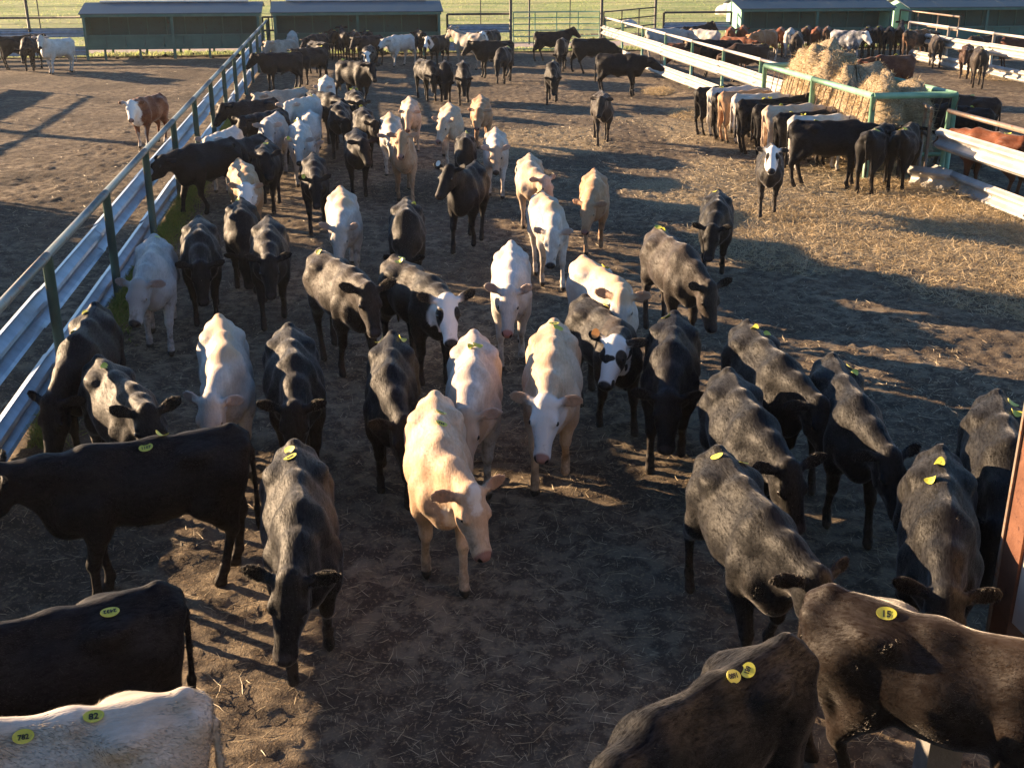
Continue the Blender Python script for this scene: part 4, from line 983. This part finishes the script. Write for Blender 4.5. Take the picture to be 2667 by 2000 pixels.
(-6.36, 45.43, 104.0, 1.0, 'A', 0, 0, 'black', 'black cow with its head raised against the middle bunk wall', (), 'cattle crowded at the feed bunks across the pen', None, 0),
(-5.99, 45.93, 102.0, 1.0, 'F', 0, 0, 'dark_brown', 'dark brown cow facing into the middle bunk at its centre post', ((0.2, 0, ''),), 'cattle crowded at the feed bunks across the pen', None, 0),
(-5.57, 46.18, 101.0, 1.0, 'F', 0, 0, 'black', 'black cow facing into the middle bunk right of its centre post', ((0.2, 0, ''),), 'cattle crowded at the feed bunks across the pen', None, 0),
(-5.14, 43.5, -122.0, 1.0, 'M', 0, 0, 'black', 'black cow broadside whose head is behind the white calf at the bunk', (), 'cattle crowded at the feed bunks across the pen', None, 0),
(-4.05, 43.68, -127.0, 1.02, 'F', 0, 1, 'white', 'white calf walking left along the front of the middle bunk', (), 'cattle crowded at the feed bunks across the pen', None, 0),
(-3.52, 45.92, 104.0, 1.0, 'F', 0, 0, 'black', 'black cow behind the white calf at the right end of the bunk', ((0.4, 0, ''),), 'cattle crowded at the feed bunks across the pen', None, 0),
(-2.67, 43.78, -114.0, 0.98, 'M', 8, 0, 'black_whitehead', 'black cow with white face turned left at the bunk end', (), 'cattle crowded at the feed bunks across the pen', None, 0),
(-1.52, 42.56, 136.0, 1.12, 'A', 0, 0, 'grey_tan', 'tall grey cow with its head up beside the bunk end', (), 'cattle crowded at the feed bunks across the pen', None, 0),
(-0.79, 45.37, -110.0, 1.0, 'M', 0, 0, 'black_whitehead', 'black cow with white neck stripe behind the tall grey cow', (), 'cattle crowded at the feed bunks across the pen', None, 0),
(-0.57, 39.66, -159.0, 1.05, 'M', 0, 0, 'black_brown', 'black cow broadside facing left below the far guardrail', (), 'cattle crowded at the feed bunks across the pen', None, 0),
(-0.27, 38.24, -103.0, 1.02, 'L', 0, 0, 'black_brown', 'black cow with green hip tag angling toward the camera, far centre', ((0.15, 0.05, ''),), 'cattle crowded at the feed bunks across the pen', None, 0),
(-2.45, 33.97, -67.0, 1.0, 'L', -20, 0, 'black_brown', 'black calf with brown rump, leftmost of the pair standing head on', (), 'cattle crowded at the feed bunks across the pen', None, 0),
(-1.9, 33.75, -87.0, 1.0, 'G', 0, 0, 'black', 'black calf grazing head on, in front of the brown rumped one', (), 'cattle crowded at the feed bunks across the pen', None, 0),
(-1.36, 33.14, -87.0, 1.0, 'L', -8, 2, 'black_brown', 'black calf with dusty neck standing right of the grazing pair', (), 'cattle crowded at the feed bunks across the pen', None, 0),
(1.49, 45.39, 0.0, 1.0, 'A', 10, 2, 'black', 'black cow looking back over its shoulder near the green gate', ((0.15, 0, ''),), 'cattle crowded at the feed bunks across the pen', None, 0),
(1.73, 42.09, -97.0, 1.0, 'G', 8, 0, 'black_brown', 'black cow head down beside the one looking back', (), 'cattle crowded at the feed bunks across the pen', None, 0),
(2.76, 41.03, 0.0, 1.08, 'L', 0, 1, 'black_brown', 'black cow with pale tag reaching toward the right guardrail end', ((0.6, 0, ''),), 'cattle crowded at the feed bunks across the pen', None, 0),
(3.13, 34.78, -19.0, 1.06, 'F', 0, 0, 'black', 'black cow broadside with head hidden by the right guardrail', (), 'cattle crowded at the feed bunks across the pen', None, 0),
(1.13, 33.14, -95.0, 1.0, 'L', 10, 2, 'black_brown', 'black calf with a bright tag standing alone in far centre', ((0.12, 0.0, ''),), None, None, 0),
(2.02, 26.31, -90.0, 1.0, 'M', -12, 2, 'black_dusty', 'grey dusted black calf walking alone on the straw', (), None, None, 0),
(-7.93, 25.63, -101.0, 1.0, 'M', 10, 3, 'hereford', 'red calf with white face and chest alone in the left pen', (), 'cattle in the left hand pen', None, 0),
(-15.56, 40.96, -117.0, 1.05, 'A', 24, 3, 'white', 'white calf looking at the camera near the left feed bunk', (), 'cattle in the left hand pen', None, 0),
(-17.52, 42.45, 39.0, 1.05, 'M', 0, 0, 'black_brown', 'black cow at the left edge heading right behind another', (), 'cattle in the left hand pen', None, 0),
(-16.89, 41.99, -86.0, 1.05, 'L', 0, 0, 'black', 'black cow beside the white calf in the left pen', (), 'cattle in the left hand pen', None, 0),
(4.8, 27.51, 30.0, 1.0, 'F', 0, 0, 'black', 'black calf, far end of the row feeding at the hay feeder', (), 'cattle feeding in a row at the hay feeder', None, 0),
(5.1, 27.16, 22.0, 1.0, 'F', 0, 0, 'white', 'white legged calf, second from the far end of the feeding row', ((0.25, 0, ''),), 'cattle feeding in a row at the hay feeder', None, 0),
(5.14, 26.75, 21.0, 1.0, 'F', 0, 0, 'black', 'black calf, third from the far end between two pale calves', (), 'cattle feeding in a row at the hay feeder', None, 0),
(5.19, 26.35, 21.0, 1.0, 'F', 8, 0, 'tan', 'orange tan calf in the feeding row, between black and white rumps', (), 'cattle feeding in a row at the hay feeder', None, 0),
(5.48, 25.92, 6.0, 1.0, 'F', 0, 0, 'white', 'white calf standing nearer than the orange tan one in the feeding row', (), 'cattle feeding in a row at the hay feeder', None, 0),
(5.42, 24.91, 10.0, 1.05, 'U', 0, 0, 'black', 'black calf lifting its muzzle to the hay bale', ((0.5, 0, ''), (0.62, 0, '')), 'cattle feeding in a row at the hay feeder', None, 0),
(5.68, 24.5, 5.0, 1.0, 'F', 0, 0, 'black', 'black calf mostly behind the pinkish cream one at the feeder', (), 'cattle feeding in a row at the hay feeder', None, 0),
(5.68, 23.75, 17.0, 1.05, 'F', 0, 0, 'cream', 'pinkish cream calf mid row at the hay feeder, green tag on hip', ((0.3, 0.0, ''),), 'cattle feeding in a row at the hay feeder', None, 0),
(5.82, 23.17, 17.0, 1.02, 'F', 10, 0, 'black', 'black calf with ears visible near the third feeder post', ((0.25, 0, ''),), 'cattle feeding in a row at the hay feeder', None, 0),
(6.0, 22.74, 9.0, 1.0, 'F', 0, 0, 'white', 'white calf just behind the large black one at the feeder', ((0.2, 0, ''),), 'cattle feeding in a row at the hay feeder', None, 0),
(5.75, 21.07, -7.0, 1.12, 'F', 0, 3, 'black', 'large black cow broadside at the near end of the feeding row', ((0.35, 0.05, ''),), 'cattle feeding in a row at the hay feeder', None, 0),
(6.51, 20.75, 58.0, 1.05, 'F', 0, 0, 'black_brown', 'black cow with its rump to the camera at the near feeder corner', ((0.3, -0.05, ''),), 'cattle feeding in a row at the hay feeder', None, 0),
(7.07, 20.9, 62.0, 1.05, 'F', 0, 0, 'black_brown', 'black cow squeezed beside the right guardrail end, yellow tag', ((0.25, -0.03, ''), (0.35, 0.05, '')), 'cattle feeding in a row at the hay feeder', None, 0),
(5.67, 44.77, 0.0, 1.1, 'F', 0, 0, 'silver', 'large grey cow just over the far part of the right guardrail', (), 'cattle in the right hand pen', None, 0),
(7.35, 48.22, 28.0, 1.0, 'A', 0, 0, 'black', 'black cow in front of the mint end wall of the right bunk', (), 'cattle in the right hand pen', None, 0),
(6.99, 46.78, 80.0, 0.95, 'F', 0, 0, 'tan', 'orange calf rump on beside the large grey cow', ((0.3, 0, ''),), 'cattle in the right hand pen', None, 0),
(6.95, 39.93, 180.0, 1.1, 'M', 0, 0, 'black', 'long black cow behind the top rail of the right fence', (), 'cattle in the right hand pen', None, 0),
(5.69, 40.05, -14.0, 1.0, 'F', 0, 0, 'red', 'red cow seen through the right fence rails', (), 'cattle in the right hand pen', None, 0),
(7.9, 42.21, -50.0, 1.0, 'F', 0, 0, 'red', 'red brown cow heading right above the long black one', (), 'cattle in the right hand pen', None, 0),
(7.56, 38.33, 180.0, 1.08, 'L', 0, 0, 'dark_brown', 'dark brown cow heading left behind the right fence rail', ((0.1, 0, ''),), 'cattle in the right hand pen', None, 0),
(9.42, 44.66, -133.0, 1.08, 'F', 0, 1, 'tan_red', 'orange cow with white hind legs in front of the right bunk', (), 'cattle in the right hand pen', None, 0),
(8.7, 47.76, 78.0, 0.98, 'F', 0, 0, 'red', 'red cow rump on, first from the mint wall', (), 'cattle in the right hand pen', None, 0),
(7.41, 45.75, 126.0, 1.0, 'F', 0, 0, 'silver', 'grey calf between the black cow and the mint wall', (), 'cattle in the right hand pen', None, 0),
(9.27, 48.29, 77.0, 0.98, 'F', 0, 0, 'red', 'red cow rump on, second from the mint wall', (), 'cattle in the right hand pen', None, 0),
(10.61, 47.48, 76.0, 1.0, 'F', 0, 0, 'red', 'red brown cow rump on, right of the orange cow', (), 'cattle in the right hand pen', None, 0),
(10.86, 46.88, 75.0, 1.0, 'F', 0, 0, 'silver', 'pale grey cow between two dark rumps at the right bunk', (), 'cattle in the right hand pen', None, 0),
(10.41, 43.76, 75.0, 1.05, 'F', 0, 0, 'black_dusty', 'grey black cow rump on with yellow tag at the right bunk', ((0.2, 0, ''),), 'cattle in the right hand pen', None, 0),
(11.76, 47.96, 74.0, 1.0, 'F', 0, 0, 'dark_brown', 'brown cow half hidden behind the grey black rump', ((0.2, 0, ''),), 'cattle in the right hand pen', None, 0),
(12.03, 47.43, 73.0, 1.0, 'F', 0, 0, 'red', 'bright red brown rump at the middle of the right bunk', (), 'cattle in the right hand pen', None, 0),
(12.37, 47.17, 73.0, 1.0, 'F', 0, 0, 'dark_brown', 'dull brown rump beside the roan cow', (), 'cattle in the right hand pen', None, 0),
(12.3, 44.25, -60.0, 1.1, 'M', 10, 1, 'roan', 'blue roan cow with white face walking right in front of the bunk', (), 'cattle in the right hand pen', None, 0),
(13.81, 46.66, 70.0, 1.05, 'F', 0, 0, 'black', 'black rump immediately right of the roan cow face', ((0.3, 0, ''),), 'cattle in the right hand pen', None, 0),
(14.22, 46.64, 71.0, 1.05, 'F', 0, 0, 'black', 'black rump, second right of the roan cow', ((0.3, 0, ''),), 'cattle in the right hand pen', None, 0),
(14.57, 46.4, 70.0, 1.05, 'F', 0, 0, 'black', 'black rump, third right of the roan cow', (), 'cattle in the right hand pen', None, 0),
(15.05, 46.58, 70.0, 1.05, 'A', 0, 0, 'black', 'black cow with raised head at the right end of the right bunk', (), 'cattle in the right hand pen', None, 0),
(15.01, 44.41, 29.0, 1.05, 'F', 0, 0, 'dark_tanrump', 'dark cow with tan rump at the gap between right hand bunks', ((0.2, 0, ''),), 'cattle in the right hand pen', None, 0),
(15.31, 43.17, 79.0, 1.0, 'F', 0, 0, 'black_dusty', 'grey black cow rump on below the second right rail', (), 'cattle in the right hand pen', None, 0),
(14.47, 36.89, 74.0, 1.05, 'W', 0, 2, 'black_dusty', 'charcoal calf rump on with bright yellow tag at the second right rail', ((0.15, 0, ''),), 'cattle in the right hand pen', None, 0),
(15.12, 39.68, -113.0, 1.0, 'W', 0, 0, 'dark_brown', 'brown faced cow toward the camera beside the charcoal calf', (), 'cattle in the right hand pen', None, 0),
(10.73, 33.61, -166.0, 1.1, 'F', 0, 0, 'dark_red', 'dark red cow behind the hay bales, upper of two', ((0.5, 0, ''),), 'cattle in the right hand pen', None, 0),
(10.04, 33.82, -150.0, 1.0, 'F', 0, 0, 'dark_brown', 'brown cow with green tag just behind the hay bales', ((0.3, 0, ''),), 'cattle in the right hand pen', None, 0),
(9.7, 25.07, 134.0, 1.08, 'F', 0, 0, 'dark_brown', 'chestnut brown cow feeding at the far side of the hay feeder', ((0.5, 0, ''),), 'cattle in the right hand pen', None, 0),
(8.98, 23.35, 129.0, 1.05, 'F', 0, 0, 'black', 'black cow feeding next to the chestnut one, green tag', ((0.4, 0, ''),), 'cattle in the right hand pen', None, 0),
(8.39, 20.19, 118, 1.05, 'F', 0, 0, 'red', 'orange red cow with yellow tag feeding over the right guardrail', ((0.35, 0, ''),), 'cattle in the right hand pen', None, 0),
(9.21, 19.36, 122, 1.05, 'F', 0, 0, 'black', 'black cow beside the orange red one behind the right top rail', ((0.4, 0, ''),), 'cattle in the right hand pen', None, 0),
(16.75, 42.55, 24.0, 1.05, 'F', 0, 0, 'dark_brown', 'brown cow over the second right rail, left one of the pair', ((0.3, 0, ''),), 'cattle in the right hand pen', None, 0),
(17.78, 41.89, 0.0, 1.05, 'F', 0, 0, 'dark_red', 'dull red cow over the second right rail, right one of the pair', ((0.3, 0, ''),), 'cattle in the right hand pen', None, 0),
]
# ---------------------------------------------------------------- the herd
POST = dict(V=(-12, -58), W=(-2, -52), L=(-26, -66), G=(-52, -70), A=(32, -36), M=(14, -44), F=(2, -22), U=(22, -10))
def eye_mesh():
    f = []; v = []; n, m_ = 10, 6
    for i in range(1, m_):
        for k in range(n):
            a = math.pi*i/m_; c = 2*math.pi*k/n; v.append((math.sin(a)*math.cos(c), math.sin(a)*math.sin(c), math.cos(a)))
    v += [(0, 0, 1), (0, 0, -1)]; T = len(v)
    for i in range(m_-2):
        for k in range(n): f.append((i*n+k, (i+1)*n+k, (i+1)*n+(k+1) % n, i*n+(k+1) % n))
    for k in range(n): f.append((T-2, k, (k+1) % n)); f.append((T-1, (m_-2)*n+(k+1) % n, (m_-2)*n+k))
    me = bpy.data.meshes.new('eye'); me.from_pydata([tuple(.023*c for c in p) for p in v], [], f)
    me.polygons.foreach_set('use_smooth', [True]*len(f)); me.materials.append(M['eye']); return me
EYE = eye_mesh()
def tag_mesh(a, b_, curl, name, mat_):
    n = 20; v = []; f = []
    for lay in (0, .0025):
        for rr_ in (0, .6, 1):
            for k in range(n):
                t_ = 2*math.pi*k/n; x = a*rr_*math.cos(t_); y = b_*rr_*math.sin(t_); v.append((x, y, lay + curl*(x/a)**2*a))
    for lay in (0, 1):
        o = lay*3*n
        for q in (0, 1):
            for k in range(n):
                fc = (o+q*n+k, o+(q+1)*n+k, o+(q+1)*n+(k+1) % n, o+q*n+(k+1) % n)
                f.append(fc if lay else fc[::-1])
    for k in range(n): f.append((2*n+k, 5*n+k, 5*n+(k+1) % n, 2*n+(k+1) % n)[::-1])
    me = bpy.data.meshes.new(name); me.from_pydata(v, [], f); me.materials.append(mat_); return me
TAGS = [tag_mesh(.044, .031, c, 'back_tag', M['tag']) for c in (.10, .34, .6)]
EART = {'yellow': tag_mesh(.035, .030, .1, 'ear_tag', M['tag']), 'green': tag_mesh(.035, .030, .1, 'ear_tag', M['tag']),
        'orange': tag_mesh(.045, .038, .1, 'ear_tag', M['tag_orange']), 'white': tag_mesh(.04, .03, .1, 'ear_tag', M['tag_white'])}
def text_mesh(txt):
    cu = bpy.data.curves.new('number', 'FONT'); cu.body = txt; cu.size = .030 if len(txt) > 2 else .042
    cu.align_x = 'CENTER'; cu.align_y = 'CENTER'; cu.offset = .001; cu.resolution_u = 2; cu.extrude = .0006
    o = bpy.data.objects.new('number', cu); C.objects.link(o)
    dg = bpy.context.evaluated_depsgraph_get(); me = bpy.data.meshes.new_from_object(o.evaluated_get(dg)); bpy.data.objects.remove(o)
    me.materials.clear(); me.materials.append(M['ink']); me.name = 'number'
    return me
BODY = {}
def body_for(key, lod, hair):
    k = (key, lod, hair)
    if k not in BODY:
        h = (.015, .020, .028)[lod]
        P, Q, hc, hm, em, inn, info = cow_arrays(key, h)
        me = np_mesh('body', P, Q, dict(hc=hc, hm=hm, earin=inn)); me.materials.append(None)
        fm = None
        if hair:
            cnt, ln = hair
            PP, QQ, at = fur_mesh(P, Q, hc, hm, em, inn, cnt, ln, 3)
            fm = np_mesh('hair', PP, QQ, at, True)
            N, _ = vnormals(P, Q)
            fm.normals_split_custom_set_from_vertices(FURN(P, N, PP)); fm.materials.append(None)
        BODY[k] = (me, fm, P, Q, vnormals(P, Q)[0], info)
    return BODY[k]
def FURN(P, N, PP):
    return fur_mesh.last.tolist()
random.seed(4)
for idx, row in enumerate(HERD):
    x, y, hd, size, base, yaw, gait, ct, label, tags, group, ear, bend = row
    npi, hpi = POST[base]; dist = math.hypot(x, y)
    lod = 0 if y < 12.5 else (1 if y < 24 else 2)
    rs = random.Random(idx*7 + 1)
    if lod == 0:
        droop = rs.choice((-34, -6, 6, 14, 20)); fat = rs.choice((.97, 1.0, 1.05)); bd = rs.uniform(-.05, .05) + yaw*.0012
        npi += rs.uniform(-4, 4); hpi += rs.uniform(-6, 4); yw = yaw + rs.uniform(-4, 4)
    elif lod == 1:
        droop = rs.choice((-30, 4, 14)); fat = 1.0; bd = yaw*.0012; yw = round(yaw/8)*8
    else:
        droop = 12; fat = 1.0; bd = 0; yw = round(yaw/16)*16
    key = (round(npi, 1), round(yw*.55, 1), round(hpi, 1), round(yw*.6, 1), gait, droop, round(bd, 3), fat)
    hair = None
    if y < 7.4: hair = (100000, .016 if ct != 'white_shag' else .026)
    elif y < 12.5: hair = (36000, .017)
    elif y < 17: hair = (9000, .020)
    me, fm, P, Q, N, info = body_for(key, lod, hair)
    root = empty('cow', (x, y, 0), R(hd), label=label, cat='cow', group=group)
    gz = float(min(gh(x, y), .01)); root.location[2] = gz
    root.scale = (size*rs.uniform(.96, 1.05), size*rs.uniform(.93, 1.06), size*rs.uniform(.97, 1.03)) if y > 7.6 else (size, size, size)
    for nm, mesh in (('body', me), ('hair', fm)):
        if mesh is None: continue
        o = bpy.data.objects.new(nm, mesh); C.objects.link(o); o.parent = root
        o.material_slots[0].link = 'OBJECT'; o.material_slots[0].material = COATS[ct]
        if nm == 'hair': o['kind'] = 'stuff'
    poll, RH = info['poll'], info['RH']
    def bent(p):
        p = np.array(p, dtype=float); p[1] += info['bend']*np.clip(p[0] + .1, -1, .9)**2; return p
    if lod < 2:
        for s in (-1, 1):
            o = add('eye', EYE, None, root); o.location = bent(poll + RH @ V(.148, s*.090, .000))
    for tg in tags:
        tt, side, txt = tg[:3]; ang = tg[3] if len(tg) > 3 else rs.uniform(0, 180)
        lx = -.55 + tt*.93
        sel = np.where((np.abs(P[:, 0] - lx) < .035) & (np.abs(P[:, 1] - side - info['bend']*np.clip(lx + .1, -1, .9)**2) < .035) & (P[:, 2] > .8))[0]
        if len(sel) == 0: continue
        nn = N[sel].mean(0); nn /= np.linalg.norm(nn); c = P[sel].mean(0)
        tp = (P[sel] - c) @ nn; c = c + nn*(tp.max() + .003)
        up = Vector(nn); f = Vector((math.cos(R(ang)), math.sin(R(ang)), 0)); f = (f - up*f.dot(up)).normalized(); l = up.cross(f)
        mx = Matrix((f, l, up)).transposed().to_4x4(); mx.translation = Vector(c)
        mx = mx @ Matrix.Rotation(R(rs.uniform(-22, 22)), 4, 'X')
        o = add('back_tag', TAGS[0 if txt else rs.choice((0, 1, 2))], None, root); o.matrix_local = mx
        if y > 20: o.scale = (1.3, 1.3, 1.3)
        if txt:
            q = add('number', text_mesh(txt), None, o); q.location = (0, -.004, .0048)
    if ear:
        c, Re, nrm = info['ears'][0 if ear in ('yellow', 'white', 'green') else 0]
        o = add('ear_tag', EART[ear], None, root)
        mx = Matrix([[Re[i][1], Re[i][0], nrm[i]] for i in range(3)]).to_4x4(); mx.translation = Vector(bent(c + nrm*.03 - Re[:, 1]*.03))
        o.matrix_local = mx
print('TRIS', sum(len(p.vertices)-2 for m_ in bpy.data.meshes for p in m_.polygons))
print('bodies', len(BODY), 'verts', sum(len(b[2]) for b in BODY.values()), 'hair tris', sum(len(b[1].polygons) for b in BODY.values() if b[1]))
